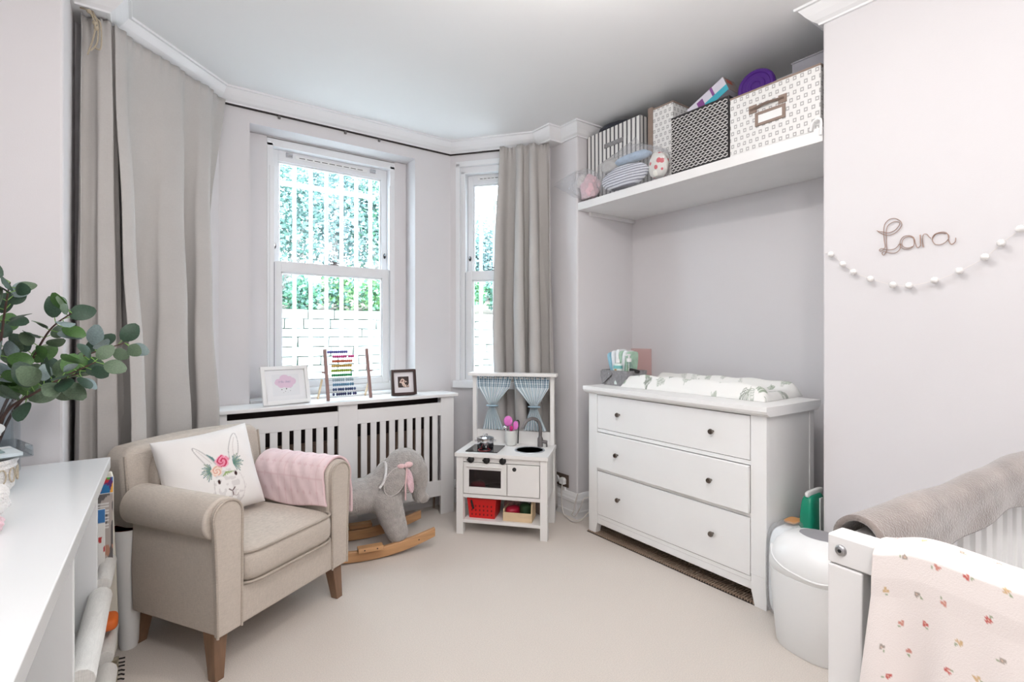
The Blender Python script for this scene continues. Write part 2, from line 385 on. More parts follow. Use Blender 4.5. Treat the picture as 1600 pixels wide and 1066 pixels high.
w1 = window('window_1', W0, 0, .312, 1.160, .158)
# timber lining round the deep reveal of the main window and its sill board
struct(MB().box(.535, .658, 3.674, 3.80, .85, 2.605).box(1.545, 1.640, 3.674, 3.80, .85, 2.605).box(.535, 1.640, 3.674, 3.80, 2.60, 2.606).build('trim_4', 'wall', bevel=.002))
box('window_sill', 'gloss_white', .17, 1.272, .0, .30, .86, .885, w1, bevel=.004).location = (0, 0, 0)
box('sill_step', 'frame_white', .30, 1.172, .145, .30, .885, .935, w1, bevel=.003)
a2 = math.atan2(BR[1]-W1[1], BR[0]-W1[0])
w2 = window('window_2', W1, a2, .095, .615, .028)
box('window_sill', 'frame_white', .03, .68, -.035, .2, .885, .940, w2, bevel=.004)
MB().box(.045, .078, -.006, .03, .94, 2.62).box(.632, .665, -.006, .03, .94, 2.62).box(.045, .665, -.006, .03, 2.594, 2.635).build('architrave', 'frame_white', w2, bevel=.003)
# security grilles outside
def grille(label, org, ang, xs, y, zt, zb, zbars):
    t = thing('window_grille', label, 'grille', (org[0], org[1], 0), ang)
    for x in xs: box('bar', 'grille', x-.0115, x+.0115, y-.0115, y+.0115, zb, zt, t, bevel=.002)
    for z in zbars: box('crossbar', 'grille', xs[0]-.04, xs[-1]+.04, y-.007, y+.010, z-.018, z+.018, t, bevel=.002)
mat('grille', (246, 246, 246), rough=.4)
grille('white security bars outside the large sash window', W0, 0, [.412+.1135*k for k in range(7)], .43, 2.75, .72, [2.385, .80])
grille('white security bars outside the narrow slanted window', W1, a2, [.135+.118*k for k in range(5)], .33, 2.75, .72, [2.385, .985])

# ---------------------------------------------------------------- garden seen through the windows
mat('stone', (214, 213, 208), rough=.9, var=.10, vscale=9, bump=.4, bscale=40)
mat('stone2', (200, 202, 196), rough=.9, var=.14, vscale=11, bump=.5, bscale=36)
mat('mortar', (92, 104, 92), rough=1, var=.5, vscale=14)
mat('soil', (120, 110, 100), rough=1, var=.3, vscale=6)
mat('paving', (205, 203, 198), rough=.9, var=.1, vscale=4)
for nm, c in (('leafg1', (122, 172, 138)), ('leafg2', (112, 150, 138)), ('leafg3', (146, 186, 128)), ('leafg4', (136, 162, 158)), ('leafg5', (160, 176, 178))):
    mat(nm, c, rough=.55, var=.25, vscale=3)
mat('bark', (150, 142, 138), rough=.95, var=.2, vscale=20)
struct(box('garden_ground', 'paving', -4, 12, 3.95, 6.25, -.15, -.02, bevel=0))
gw = thing('garden_wall', 'white painted stone retaining wall outside the windows', 'wall', (0, 6.2, 0))
MB().box(-1.2, 7.6, .03, .34, -.1, 1.585).build('mortar_core', 'mortar', gw)
bricks = []
for k in range(5):
    b = MB(); r = random.Random(k); b.box(-.5, .5, -.5, .5, -.5, .5)
    me = b.mesh('brick', 'stone' if k % 2 else 'stone2')
    for v in me.vertices: v.co += Vector((r.uniform(-.02, .02), r.uniform(-.10, .10), r.uniform(-.05, .05)))
    bricks.append(me)
rb = random.Random(5); z = 1.585
row = 0
while z > .45:
    h = rb.uniform(.085, .125); x = .35-rb.uniform(0, .2)
    while x < 5.1:
        w = rb.uniform(.20, .38)
        o = put('brick', bricks[rb.randrange(5)], gw); o.location = (x+w/2, .03+rb.uniform(-.012, .012), z-h/2)
        o.scale = (w-.016, .09, h-.014); x += w
    z -= h; row += 1
# bank, shrubs and trees behind the wall
struct(MB().add([(-4, 6.5, 1.5), (12, 6.5, 1.5), (12, 10.6, 2.5), (-4, 10.6, 2.5), (-4, 10.6, 0), (12, 10.6, 0), (12, 6.5, 0), (-4, 6.5, 0)],
       [(0, 1, 2, 3), (0, 3, 4, 7), (1, 6, 5, 2), (0, 7, 6, 1), (2, 5, 4, 3)]).build('garden_bank', 'soil'))
def foliage(name, parent, c, r, n, size, mats, seed, shell=.55):
    q = random.Random(seed); b = MB()
    for _ in range(n):
        while True:
            d = Vector((q.gauss(0, 1), q.gauss(0, 1), q.gauss(0, 1)))
            if d.length > .1: break
        d.normalize(); k = shell+(1-shell)*q.random()
        lump = 1+.22*math.sin(5*d.x+seed)*math.cos(4*d.z+seed*1.7)
        p = Vector((c[0]+d.x*r[0]*k*lump, c[1]+d.y*r[1]*k*lump, c[2]+d.z*r[2]*k*lump))
        a = Vector((q.uniform(-1, 1), q.uniform(-1, 1), q.uniform(-.7, .5))).normalized(); s = size*q.uniform(.6, 1.3)
        sd = a.cross(Vector((q.uniform(-1, 1), q.uniform(-1, 1), q.uniform(-1, 1)))).normalized()*s*.34
        b.add([p, p+a*s*.45+sd, p+a*s, p+a*s*.45-sd], [(0, 1, 2, 3)], q.randrange(len(mats)))
    me = bpy.data.meshes.new(name); me.from_pydata(b.v, [], b.f)
    for m in mats: me.materials.append(M(m))
    me.polygons.foreach_set('material_index', b.mi); me.update()
    return stuff(put(name, me, parent))
spots = [(1.10, 6.86, 1.83), (1.62, 6.86, 1.80), (2.12, 6.88, 1.88), (2.62, 6.86, 1.82), (3.12, 6.86, 1.86), (3.64, 6.86, 1.95), (4.16, 6.86, 2.02), (4.70, 6.86, 1.95)]
names = ['leftmost', 'second', 'third', 'fourth', 'fifth', 'sixth', 'seventh', 'eighth']
for i, (x, y, zz) in enumerate(spots):
    t = thing('garden_shrub', 'low leafy green shrub on top of the garden wall, %s from the left' % names[i], 'shrub', (x, y, 1.55), 0, 'low shrubs above the garden wall')
    foliage('foliage', t, (0, 0, zz-1.55), (.27, .24, .30), 1100, .065, [['leafg3', 'leafg1'], ['leafg1', 'leafg2'], ['leafg2', 'leafg3']][i % 3], 20+i, .3)
    MB().tube([(0, 0, -.05), (.02, 0, .1), (-.02, 0, .3)], [.016, .012, .006], 6).build('stem', 'bark', t)
trees = [(1.5, 8.3, 3.15, (.85, .6, 1.15)), (2.55, 8.5, 3.4, (.9, .6, 1.25)), (3.45, 8.4, 3.35, (.85, .6, 1.2)), (4.6, 8.6, 2.9, (.75, .6, .95)), (5.6, 8.5, 2.75, (.8, .6, .9)), (6.6, 8.6, 2.85, (.8, .6, .95))]
for i, (x, y, zz, r) in enumerate(trees):
    t = thing('garden_tree', 'pale blue-green bushy tree behind the garden wall, %s from the left' % names[i], 'tree', (x, y, 2.0), 0, 'trees behind the garden wall')
    foliage('crown', t, (0, 0, zz-2.0), r, 6500, .075, [['leafg2', 'leafg4'], ['leafg4', 'leafg5'], ['leafg2', 'leafg5', 'leafg1']][i % 3], 50+i, .35)
    for k in range(4):
        q = random.Random(i*9+k); a = q.uniform(-.5, .5)
        MB().tube([(a*.3, 0, -.2), (a*.8, -.1, .35), (a*1.4+q.uniform(-.1, .1), -.1, .9+q.random()*.4)], [.035, .026, .012], 6).build('branch', 'bark', t)

# ---------------------------------------------------------------- radiator cover in the bay
rc = thing('radiator_cover', 'long white slatted radiator cover below the large window', 'radiator cover', (0, 0, 0))
PW = 'paint_white'
box('top_shelf', PW, .275, 1.868, 3.268, 3.515, .846, .868, rc, bevel=.004)
box('stile', PW, .300, .382, 3.290, 3.312, 0, .846, rc, bevel=.002)
box('stile', PW, 1.006, 1.130, 3.290, 3.312, 0.0, .846, rc, bevel=.002)
box('stile', PW, 1.738, 1.842, 3.290, 3.312, 0, .846, rc, bevel=.002)
box('side_panel', PW, .300, .318, 3.312, 3.488, 0, .846, rc, bevel=.002)
box('side_panel', PW, 1.824, 1.842, 3.312, 3.488, 0, .846, rc, bevel=.002)
for x0, x1 in ((.382, 1.006), (1.130, 1.738)):
    box('rail', PW, x0, x1, 3.292, 3.310, .714, .806, rc, bevel=.002)
    box('rail', PW, x0, x1, 3.292, 3.310, .135, .247, rc, bevel=.002)
    g = .0245; n = 10; w = ((x1-x0)-n*g)/(n-1)
    for k in range(n-1):
        xa = x0+g+k*(g+w); box('slat', PW, xa, xa+w, 3.295, 3.307, .247, .714, rc, bevel=.0015)
mat('radiator_shaded', (150, 128, 114), rough=.5)  # brown tone carries the shade inside the cover
mat('slot_shade', (58, 42, 42), rough=.6)
rd = thing('radiator', 'panel radiator behind the slats of the white cover', 'radiator', (0, 0, 0))
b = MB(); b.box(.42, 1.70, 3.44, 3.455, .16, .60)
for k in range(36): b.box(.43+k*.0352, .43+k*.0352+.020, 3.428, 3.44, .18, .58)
b.build('panel', 'radiator_shaded', rd, bevel=.003)
box('shade_sheet', 'slot_shade', .322, 1.820, 3.500, 3.512, .19, .843, rd, bevel=0)  # added dark sheet standing in for the shade behind slots and slats
for x in (.5, 1.6): box('bracket', 'radiator_shaded', x, x+.03, 3.455, 3.500, .3, .5, rd, bevel=0)
MB().tube([(1.69, 3.445, .2), (1.75, 3.445, .2), (1.76, 3.445, .18), (1.76, 3.445, -.01)], .008, 8).build('pipe', 'radiator_shaded', rd, smooth=60)

# ---------------------------------------------------------------- curtains
def curtain(name, label, top, bot, zt, zb, folds, amp, nrm, edge=None, side=None, nu=150, nv=70, header=.05, seed=0, phase=0., th=.004, parent=None, dmin=-9.):
    """hanging cloth: top/bot polylines (xy), folds = number of waves, amp(t) depth, nrm = room-side normal"""
    def along(pl, s):
        P = np.array(pl); d = np.r_[0, np.cumsum(np.hypot(*np.diff(P, axis=0).T))]; d /= d[-1]
        return np.interp(s, d, P[:, 0]), np.interp(s, d, P[:, 1])
    tx, ty = top[-1][0]-top[0][0], top[-1][1]-top[0][1]; L = math.hypot(tx, ty); tx /= L; ty /= L
    def fn(U, V):
        xa, ya = along(top, U); xb, yb = along(bot, U); k = V**1.0
        x = xa*(1-k)+xb*k; y = ya*(1-k)+yb*k; z = zt+(zb-zt)*V
        w = U+.05*np.sin(7*U+seed)+.035*V*np.sin(4.2*U*6.28+seed*2)
        A = amp(V)
        ph = 2*np.pi*folds*w+phase
        d = A*(np.sin(ph)+.28*np.sin(2*ph+1.3+seed)+.35*np.sin(.5*ph+seed))
        l = -.30*A*np.sin(2*ph)
        d = np.where(d < dmin, dmin+.12*(d-dmin), d)
        # gathered heading
        hd = np.exp(-(V*(zt-zb)/header)**2)
        d = d+hd*.006*np.sin(2*np.pi*folds*5.3*U+seed)
        if edge is not None: l = l+edge(U, V)
        # soft horizontal creases
        d = d+.004*np.sin(V*23+5*U+seed)*(1-hd)
        z = z+.006*np.sin(ph)*V
        return x+nrm[0]*d+tx*l, y+nrm[1]*d+ty*l, z
    me = gridmesh(name, fn, nu, nv, 'curtain_cloth')
    o = put(name, me, parent)
    if th:
        s = o.modifiers.new('thick', 'SOLIDIFY'); s.thickness = th; s.offset = 0
    if label: tag(o, label, 'curtain')
    return o
nL = Vector((.724, -.690)); dL = Vector((.690, .724))
pL = lambda s, off: (BL[0]+dL.x*s+nL.x*off, BL[1]+dL.y*s+nL.y*off)
curtain('curtain', 'wide grey-beige curtain drawn over the left slanted bay wall', [pL(-.045, .060), pL(.70, .060)], [pL(-.09, .105), pL(.60, .10)], 2.694, .03, 2.7,
        lambda V: .010+.075*np.clip(V*1.5, 0, 1), (nL.x, nL.y), edge=lambda U, V: -U**3*.13*np.sin(np.clip(V*1.25, 0, 1)*np.pi*.8), seed=1.3, phase=.6, nu=190, nv=80, dmin=-.075)
curtain('curtain', 'narrow grey-beige curtain hanging against the left pillar', [(-.228, 2.90), (-.098, 2.905)], [(-.240, 2.73), (-.16, 2.82), (-.055, 2.90)], 2.690, .03, 1.35,
        lambda V: .016+.030*np.clip(V*1.5, 0, 1), (.25, -.97), seed=.2, phase=2.4, nu=90, nv=60)
nR = Vector((-.783, -.622)); dR = Vector((.622, -.783))
pR = lambda s, off: (W1[0]+dR.x*s+nR.x*off, W1[1]+dR.y*s+nR.y*off)
curtain('curtain', 'grey curtain gathered beside the narrow window behind the play kitchen', [pR(.425, .05), pR(.70, .055), (2.412, 2.872)], [pR(.50, .085), pR(.74, .105), (2.440, 2.80)], 2.694, .035, 3.0,
        lambda V: .020+.048*np.clip(V*2, 0, 1), (nR.x, nR.y), edge=lambda U, V: -(1-U)**2*.05*np.sin(np.clip(V, 0, 1)*np.pi)-.02*V, seed=2.6, phase=1.1, nu=170, dmin=-.06)
# rail tucked under the cornice
tr = thing('curtain_rail', 'thin dark curtain rail tucked under the bay cornice', 'curtain rail')
sweep('rail', [(-.115, 2.99), (BL[0]+.03, BL[1]+.0), W0, W1, BR, (2.39, 2.93)], [(.004, 2.686), (.014, 2.686), (.014, 2.695), (.004, 2.695)], 'dark').parent = tr
for x in (.70, 1.12, 1.36):
    MB().box(x-.008, x+.008, 3.500, 3.514, 2.668, 2.686).build('glider', 'greymetal', tr, bevel=.002)
cd = thing('knotted_rope', 'knotted beige rope hanging at the top of the narrow left curtain', 'rope', (-.19, 2.835, 2.66))
mat('rope', (196, 182, 160), rough=1, bump=.6, bscale=300)
q = random.Random(3)
for k in range(3):
    pts = [(-.03+.02*k, .02, .035), (.0+.012*k, 0, .02-.01*k), (.02+.01*k, -.012, -.03), (.016+.012*k, -.012, -.09-.02*k), (-.004+.01*k, -.01, -.17+.02*k)]
    MB().tube(smoothpts(pts, 5), .0032, 6).build('strand', 'rope', cd, smooth=60)
for p in ((.0, -.002, .02), (.02, -.012, -.028), (.026, -.014, -.05)):
    MB().sph(p, (.010, .009, .009), 8, 6).build('knot', 'rope', cd, smooth=60)

# ---------------------------------------------------------------- things on the radiator cover
def picture(label, loc, rz, tilt, w, h, d, fw, fm, sidem, artfn, mat_in):
    t = thing('picture_frame', label, 'picture frame', loc, rz)
    mx = Matrix.Rotation(-tilt, 4, 'X')
    b = MB()
    for x0, x1, z0, z1 in ((-w/2, -w/2+fw, 0, h), (w/2-fw, w/2, 0, h), (-w/2+fw, w/2-fw, 0, fw), (-w/2+fw, w/2-fw, h-fw, h)):
        b.box(x0, x1, -d, 0, z0, z1, mx=mx)
    o = b.build('frame', [fm], t, bevel=.002)
    MB().box(-w/2+.002, w/2-.002, .0, .004, .002, h-.002, mx=mx).build('back_board', sidem, t)
    def fn(U, V):
        x = (-w/2+fw)+(w-2*fw)*U; z = fw+(h-2*fw)*V; y = -d*.35+0*U
        c, s = math.cos(-tilt), math.sin(-tilt); return x, y*c-z*s, y*s+z*c
    put('print', gridmesh('print', fn, 130, 110, 'printgloss', artfn), t)
    return t
def art_cloud(U, V):
    C = np.empty((len(U), 3)); C[:] = lin((238, 239, 242))
    inn = (U > .17) & (U < .85) & (V > .16) & (V < .86); C[inn] = lin((232, 234, 238))
    x = (U-.5)*1.28; y = V-.5
    m = np.zeros(len(U), bool)
    for cx, cy, r in ((-.20, .10, .13), (-.02, .20, .16), (.14, .20, .10), (.22, .12, .13), (.05, .05, .16), (-.13, .02, .12), (-.26, .08, .08), (.12, .02, .13)):
        m |= (x-cx)**2+((y-cy)*1.12)**2 < r*r
    C[m] = lin((226, 200, 220))
    # lettering: little cloud
    ink = lin((188, 168, 196)); S = .030; X0 = -.215; Y0 = .085
    G = {'l': [[(0, 0), (0, 1.6)]], 'i': [[(0, 0), (0, 1)], [(0, 1.35), (0, 1.5)]], 't': [[(.3, 0), (.3, 1.6)], [(0, 1), (.6, 1)]], 'e': [[(0, .5), (.7, .5), (.6, .95), (.2, .95), (0, .5), (.2, .05), (.7, .1)]],
         'c': [[(.7, .9), (.2, .95), (0, .5), (.2, .05), (.7, .1)]], 'o': [[(.35, 0), (0, .5), (.35, 1), (.7, .5), (.35, 0)]], 'u': [[(0, 1), (0, .2), (.3, 0), (.6, .2), (.6, 1), (.6, 0)]],
         'd': [[(.7, 1.6), (.7, 0)], [(.7, .2), (.3, 0), (0, .5), (.3, 1), (.7, .8)]]}
    adv = {'l': .55, 'i': .55, 't': 1.0, ' ': .8}
    px = X0
    for ch in 'little cloud':
        for st in G.get(ch, []):
            C[seg_dist(x, y, [(px+a*S, Y0+b_*S*1.25) for a, b_ in st]) < .0075] = ink
        px += adv.get(ch, 1.15)*S*1.22
    for cx, cy, r, c in ((-.13, -.14, .022, (60, 60, 70)), (.02, -.12, .026, (50, 50, 60)), (-.02, -.20, .016, (120, 120, 130)), (.14, -.19, .018, (150, 150, 155)), (-.08, -.24, .014, (150, 150, 155)), (.06, -.24, .012, (190, 190, 195)), (.16, -.10, .013, (190, 190, 195)), (-.06, -.11, .012, (190, 190, 195))):
        C[(np.abs(x-cx)*1.1+np.abs(y-cy)) < r] = lin(c)
    return C
def art_scan(U, V):
    C = np.empty((len(U), 3)); C[:] = lin((236, 232, 236)); x = (U-.5); y = (V-.52)
    m = (np.abs(x) < .27) & (np.abs(y) < .27); n = noise2(U*9+3, V*9, 2)*.6+noise2(U*22, V*22+7, 5)*.4
    C[m] = lin((52, 34, 32))
    f = m & (((x-.05)**2*6+(y+.07+.3*x)**2*14 < .35) & (n > .40) | ((x+.04)**2+(y-.06)**2 < .010)); C[f] = lin((232, 208, 196))
    C[m & (n > .62)] = lin((150, 118, 108)); return C
mat('creamside', (228, 224, 206), rough=.6)
mat('darkwood', (52, 28, 26), rough=.35, var=.15, vscale=12)
picture('white picture frame with a pink cloud print', (.715, 3.360, .869), math.radians(9), math.radians(15), .285, .235, .020, .022, 'white_plastic', 'dark', art_cloud, None)
picture('small dark brown box frame with a brown and white photo', (1.487, 3.375, .869), math.radians(-7), math.radians(10), .178, .178, .030, .017, 'darkwood', 'creamside', art_scan, None)

ab = thing('abacus', 'wooden abacus with ten rows of coloured beads', 'abacus', (1.105, 3.365, .869), math.radians(2))
T = math.radians(13); mx = Matrix.Rotation(-T, 4, 'X'); aw = .142; ah = .338
for s in (-1, 1):
    MB().box(s*aw-.009, s*aw+.009, -.010, .010, 0, ah, mx=mx).build('post', 'mauvewood', ab, bevel=.002)
    MB().tube([mx @ Vector((s*(aw+.008), .0, .185)), mx @ Vector((s*(aw+.028), .0, .187))], .006, 8).build('peg', 'mauvewood', ab, smooth=50)
    MB().box(-.005, .005, -.008, .008, 0, .16, mx=Matrix.Translation((s*(aw+.020), .150, .002)) @ Matrix.Rotation(math.radians(33), 4, 'X')).build('back_leg', 'palewood', ab, bevel=.002)
beadcols = [(92, 86, 160), (206, 70, 140), (200, 96, 66), (196, 158, 66), (150, 176, 44), (40, 142, 84), (160, 178, 186), (92, 136, 164), (40, 60, 104), (32, 36, 84)]
layout = [[0, 1, 2, 3, 4, 5, 6, 7, 8, 9], [2.4, 3.4, 4.4, 5.4, 6.4, 7.4, 8.4, 10.1, 11.1, 12.1], [2, 3, 4, 5, 6, 7, 8, 9, 10, 11], [1.6, 2.6, 3.6, 4.6, 5.6, 6.6, 7.6, 8.6, 9.6, 10.6], [1.3, 2.3, 3.3, 4.3, 5.3, 6.3, 7.3, 8.3, 9.3, 10.3],
          [1.3, 2.3, 3.3, 4.3, 5.3, 6.3, 7.3, 8.3, 9.3, 10.3], [1.5, 2.5, 3.5, 4.5, 5.5, 6.5, 7.9, 8.9, 9.9, 10.9], [1.5, 2.5, 3.5, 4.5, 5.5, 6.5, 7.5, 8.5, 9.7, 10.8], [1.3, 2.4, 3.8, 4.8, 5.9, 7.3, 8.4, 9.4, 10.4, 11.6], [1.1, 2.8, 3.8, 4.8, 5.8, 6.8, 8.2, 9.3, 10.8, 11.8]]
for r in range(10):
    z = ah-.018-r*.0312
    a = mx @ Vector((-aw, 0, z)); b_ = mx @ Vector((aw, 0, z))
    MB().tube([a, b_], .0012, 5).build('wire', 'steel', ab)
    mat('bead%d' % r, beadcols[r], rough=.3)
    me = MB().lathe([(.0035, -.0062), (.008, -.005), (.0108, 0), (.008, .005), (.0035, .0062)], 10, ax='x').mesh('bead', 'bead%d' % r, 60)
    for k in layout[r]:
        put('bead', me, ab, loc=mx @ Vector((-aw+.022+k*.0136, 0, z)))

# ---------------------------------------------------------------- armchair
CH = math.radians(32.1)
def arc(cx, cz, r, a0, a1, n): return [(cx+r*math.cos(math.radians(a0+(a1-a0)*k/n)), cz+r*math.sin(math.radians(a0+(a1-a0)*k/n))) for k in range(n+1)]
def superbox(name, m, w, d, h, e=.28, parent=None, n=40, k=20, crown=0., loc=None, rot=None):
    """stuffed cushion: rounded box"""
    def sp(c, e): return math.copysign(abs(c)**e, c)
    b = MB()
    def f(u, v):
        a = 2*math.pi*u; t = math.pi*(v-.5)
        x = w/2*sp(math.cos(t), e)*sp(math.cos(a), e); y = d/2*sp(math.cos(t), e)*sp(math.sin(a), e); z = h/2*sp(math.sin(t), .55)
        z += crown*(1-(2*x/w)**2)*(1-(2*y/d)**2)*(1 if z > 0 else .2)
        return (x, y, z)
    b.grid(f, n, k); return b.build(name, m, parent, smooth=80, loc=loc, rot=rot)
ac = thing('armchair', 'beige linen armchair with rolled arms and wooden legs', 'armchair', (.340, 2.640, 0), CH)
FY = -.333                                   # front plane
b = MB()
b.box(-.262, .262, FY-.003, .20, .172, .322); b.build('seat_base', 'linen', ac, bevel=.012, seg=3)
for s in (-1, 1):
    pr = [(.248, .172), (.345, .172), (.350, .36), (.344, .535)] + arc(.314, .602, .082, -48, 180, 16)
    pr = [(s*x, z) for x, z in pr]
    MB().prism(pr, FY+.012, .165, 'y').build('arm', 'linen', ac, smooth=50, bevel=.010, seg=3)
    pf = [(.250, .172), (.352, .172), (.356, .40), (.364, .56)] + arc(.308, .612, .062, -8, 188, 12)
    pf = [(s*x, z) for x, z in pf]
    MB().prism(pf, FY-.006, FY+.016, 'y').build('arm_front', 'linen', ac, smooth=50, bevel=.006, seg=3)
    MB().tube([(x, FY-.006, z) for x, z in pf[1:]]+[(s*.250, FY-.006, .172)], .0055, 7).build('piping', 'linen_pipe', ac, smooth=60)
# back: arched slab leaning backwards
bp = [(-.318, .172), (.318, .172), (.332, .45), (.342, .700), (.340, .775), (.328, .805), (.30, .820)] + [(.30-.60*k/10, .820+.014*math.sin(math.pi*k/10)) for k in range(1, 10)] + [(-.30, .820), (-.328, .805), (-.340, .775), (-.342, .700), (-.332, .45)]
sh = Matrix.Identity(4); sh[1][2] = .13
MB().prism(bp, .128, .262, 'y', mx=sh).build('backrest', 'linen', ac, smooth=50, bevel=.030, seg=5)
for s in (-1, 1):
    MB().tube(smoothpts([sh @ Vector((s*.330, .132, z)) for z in (.60, .66, .72, .77, .79)], 4), .0055, 7).build('piping', 'linen_pipe', ac, smooth=60)
superbox('inner_back', 'linen', .50, .10, .42, .3, ac, loc=(0, .190, .585), rot=(-.13, 0, 0))
seat = superbox('seat_cushion', 'linen', .500, .570, .150, .22, ac, crown=.022, loc=(0, -.080, .388))
def loop(w, d, z, e=.24, n=56, crown=0):
    sp = lambda c: math.copysign(abs(c)**e, c)
    return [(w/2*sp(math.cos(2*math.pi*k/n)), d/2*sp(math.sin(2*math.pi*k/n)), z) for k in range(n)]
for z in (.060, -.060): MB().tube(loop(.494, .564, z, .22), .0055, 7, closed=True).build('piping', 'linen_pipe', seat, smooth=60)
for x, y, sx, sy in ((-.315, FY+.055, -1, -1), (.315, FY+.055, 1, -1), (-.265, .205, -1, 1), (.265, .205, 1, 1)):
    t, q = .030, .019; ox, oy = sx*.012, sy*.02
    MB().add([(x-t, y-t, .178), (x+t, y-t, .178), (x+t, y+t, .178), (x-t, y+t, .178), (x-q+ox, y-q+oy, 0), (x+q+ox, y-q+oy, 0), (x+q+ox, y+q+oy, 0), (x-q+ox, y+q+oy, 0)],
             [(0, 1, 2, 3), (7, 6, 5, 4), (0, 4, 5, 1), (1, 5, 6, 2), (2, 6, 7, 3), (3, 7, 4, 0)]).build('leg', 'legwood', ac, bevel=.003)

# cushion with a printed rabbit wearing flowers
def rabbit(x, y):
    """x,y in -1..1 on the cushion face"""
    C = np.empty((len(x), 3)); C[:] = lin((238, 235, 233))
    def blend(m, c, a):
        m = np.clip(m, 0, 1)[:, None]*a; C[:] = C*(1-m)+np.array(lin(c))*m
    def stroke(pts, w, c, a=1., sm=True):
        p = [(q.x, q.y) for q in smoothpts([(u, v, 0) for u, v in pts], 5)] if sm else pts
        d = seg_dist(x, y, p); blend((w-d)/(.4*w)+.5, c, a)
    g = (176, 172, 172)
    ears = [[(-.02, .16), (-.14, .38), (-.30, .60), (-.39, .66), (-.37, .52), (-.25, .26), (-.14, .06)], [(.30, .20), (.33, .46), (.46, .72), (.58, .80), (.60, .62), (.53, .34), (.45, .16)]]
    for e in ears: stroke(e, .010, g, .8)
    stroke([(-.33, .58), (-.22, .40), (-.10, .20)], .008, (200, 190, 188), .6); stroke([(.53, .70), (.44, .50), (.40, .22)], .008, (200, 190, 188), .6)
    n = noise2(x*16+40, y*16+40, 3)
    fur = ((x-.17)**2/.14+(y+.46)**2/.20 < 1) & (n > .60); blend(fur.astype(float), (196, 190, 190), .45)
    stroke([(-.13, -.22), (-.16, -.46), (-.13, -.70), (.0, -.86)], .010, (190, 184, 184), .6); stroke([(.46, -.20), (.50, -.44), (.46, -.68), (.34, -.86)], .009, (200, 194, 194), .5)
    for ex, ey in ((-.03, -.27), (.36, -.17)):
        blend((1-((x-ex)/.034)**2-((y-ey)/.062)**2)*3, (58, 34, 34), 1)
    stroke([(.14, -.50), (.20, -.55), (.27, -.49)], .013, (110, 92, 92)); stroke([(.20, -.55), (.21, -.66)], .011, (120, 100, 100))
    stroke([(.10, -.66), (.16, -.70), (.21, -.66), (.28, -.69), (.33, -.64)], .008, (170, 156, 156), .8)
    for k in range(14):
        a = 1.7+k*.21; ln = .17+.07*((k*7) % 5)/4
        for cx, cy, sgn in ((-.13, .02, -1), (.36, .08, 1)):
            dx = math.cos(a)*ln*(1 if sgn < 0 else -1); dy = math.sin(a)*ln
            stroke([(cx, cy), (cx+dx*.6, cy+dy*.62+.01), (cx+dx, cy+dy)], .011, ((66, 116, 118), (96, 138, 128), (120, 150, 120))[k % 3], .85)
    for k in range(6):
        stroke([(.0, .18), (-.06-.02*k, .34+.02*k)], .010, (84, 130, 128), .8); stroke([(.16, -.08), (.08+.05*k, -.16+.01*k)], .012, (140, 168, 96), .8)
    # rosy bloom
    for cx, cy, r, cs in ((.13, .19, .165, ((240, 176, 196), (206, 36, 86), (240, 140, 170))), (-.03, .0, .135, ((242, 222, 210), (226, 170, 150), (246, 230, 220)))):
        rr = np.hypot(x-cx, (y-cy)); th = np.arctan2(y-cy, x-cx); ed = r*(1+.07*np.sin(5*th)+.04*np.sin(9*th+1))
        blend((ed-rr)/.02, cs[0], 1)
        sw = np.sin(rr/r*13+th*2+2.2*noise2(x*14+9, y*14+5, 8)); blend(((sw > .1) & (rr < ed*.82)).astype(float), cs[1], .9); blend(((sw < -.55) & (rr < ed*.7)).astype(float), cs[2], .9)
    return C
def pillow(name, label, cat, loc, rot, w, h, d, colfn, n=150, m='print'):
    U, V = np.meshgrid(np.linspace(-1, 1, n+1), np.linspace(-1, 1, n+1)); U = U.ravel(); V = V.ravel()
    pin = 1-.055*(1-np.abs(V)**2) ; pin2 = 1-.055*(1-np.abs(U)**2)
    x = U*w/2*pin; z = V*h/2*pin2
    t = (np.clip(1-U**4, 0, 1)*np.clip(1-V**4, 0, 1))**.55*(1+.10*noise2(U*3+5, V*3+5, 4)-.05)
    wr = .006*np.sin(9*U+5*V+2*np.sin(3*V))*(U**2+V**2)*.5*np.clip(1-U**8, 0, 1)*np.clip(1-V**8, 0, 1)
    w_ = n+1; i, j = np.meshgrid(np.arange(n), np.arange(n)); b0 = (j*w_+i).ravel(); q = np.stack([b0, b0+1, b0+w_+1, b0+w_], 1)
    va = np.stack([x, -t*d/2-wr, z], 1); vb = np.stack([x, t*d/2, z], 1)
    me = bpy.data.meshes.new(name); me.from_pydata(np.r_[va, vb].tolist(), [], np.r_[q, q[:, ::-1]+len(va)].tolist())
    me.materials.append(M(m)); me.polygons.foreach_set('use_smooth', [True]*len(me.polygons))
    C = colfn(U, V); W = np.empty_like(C); W[:] = lin((238, 235, 233)); paint(me, np.r_[C, W]); me.update()
    bm = bmesh.new(); bm.from_mesh(me); bmesh.ops.remove_doubles(bm, verts=bm.verts, dist=1e-5); bm.to_mesh(me); bm.free()
    o = put(name, me, None, loc=loc, rot=rot); return tag(o, label, cat)
cu = pillow('cushion', 'white cushion printed with a rabbit wearing a flower crown', 'cushion', (.246, 2.672, .668), (math.radians(-20), math.radians(-4), CH+math.radians(-12)), .410, .39, .15, rabbit)
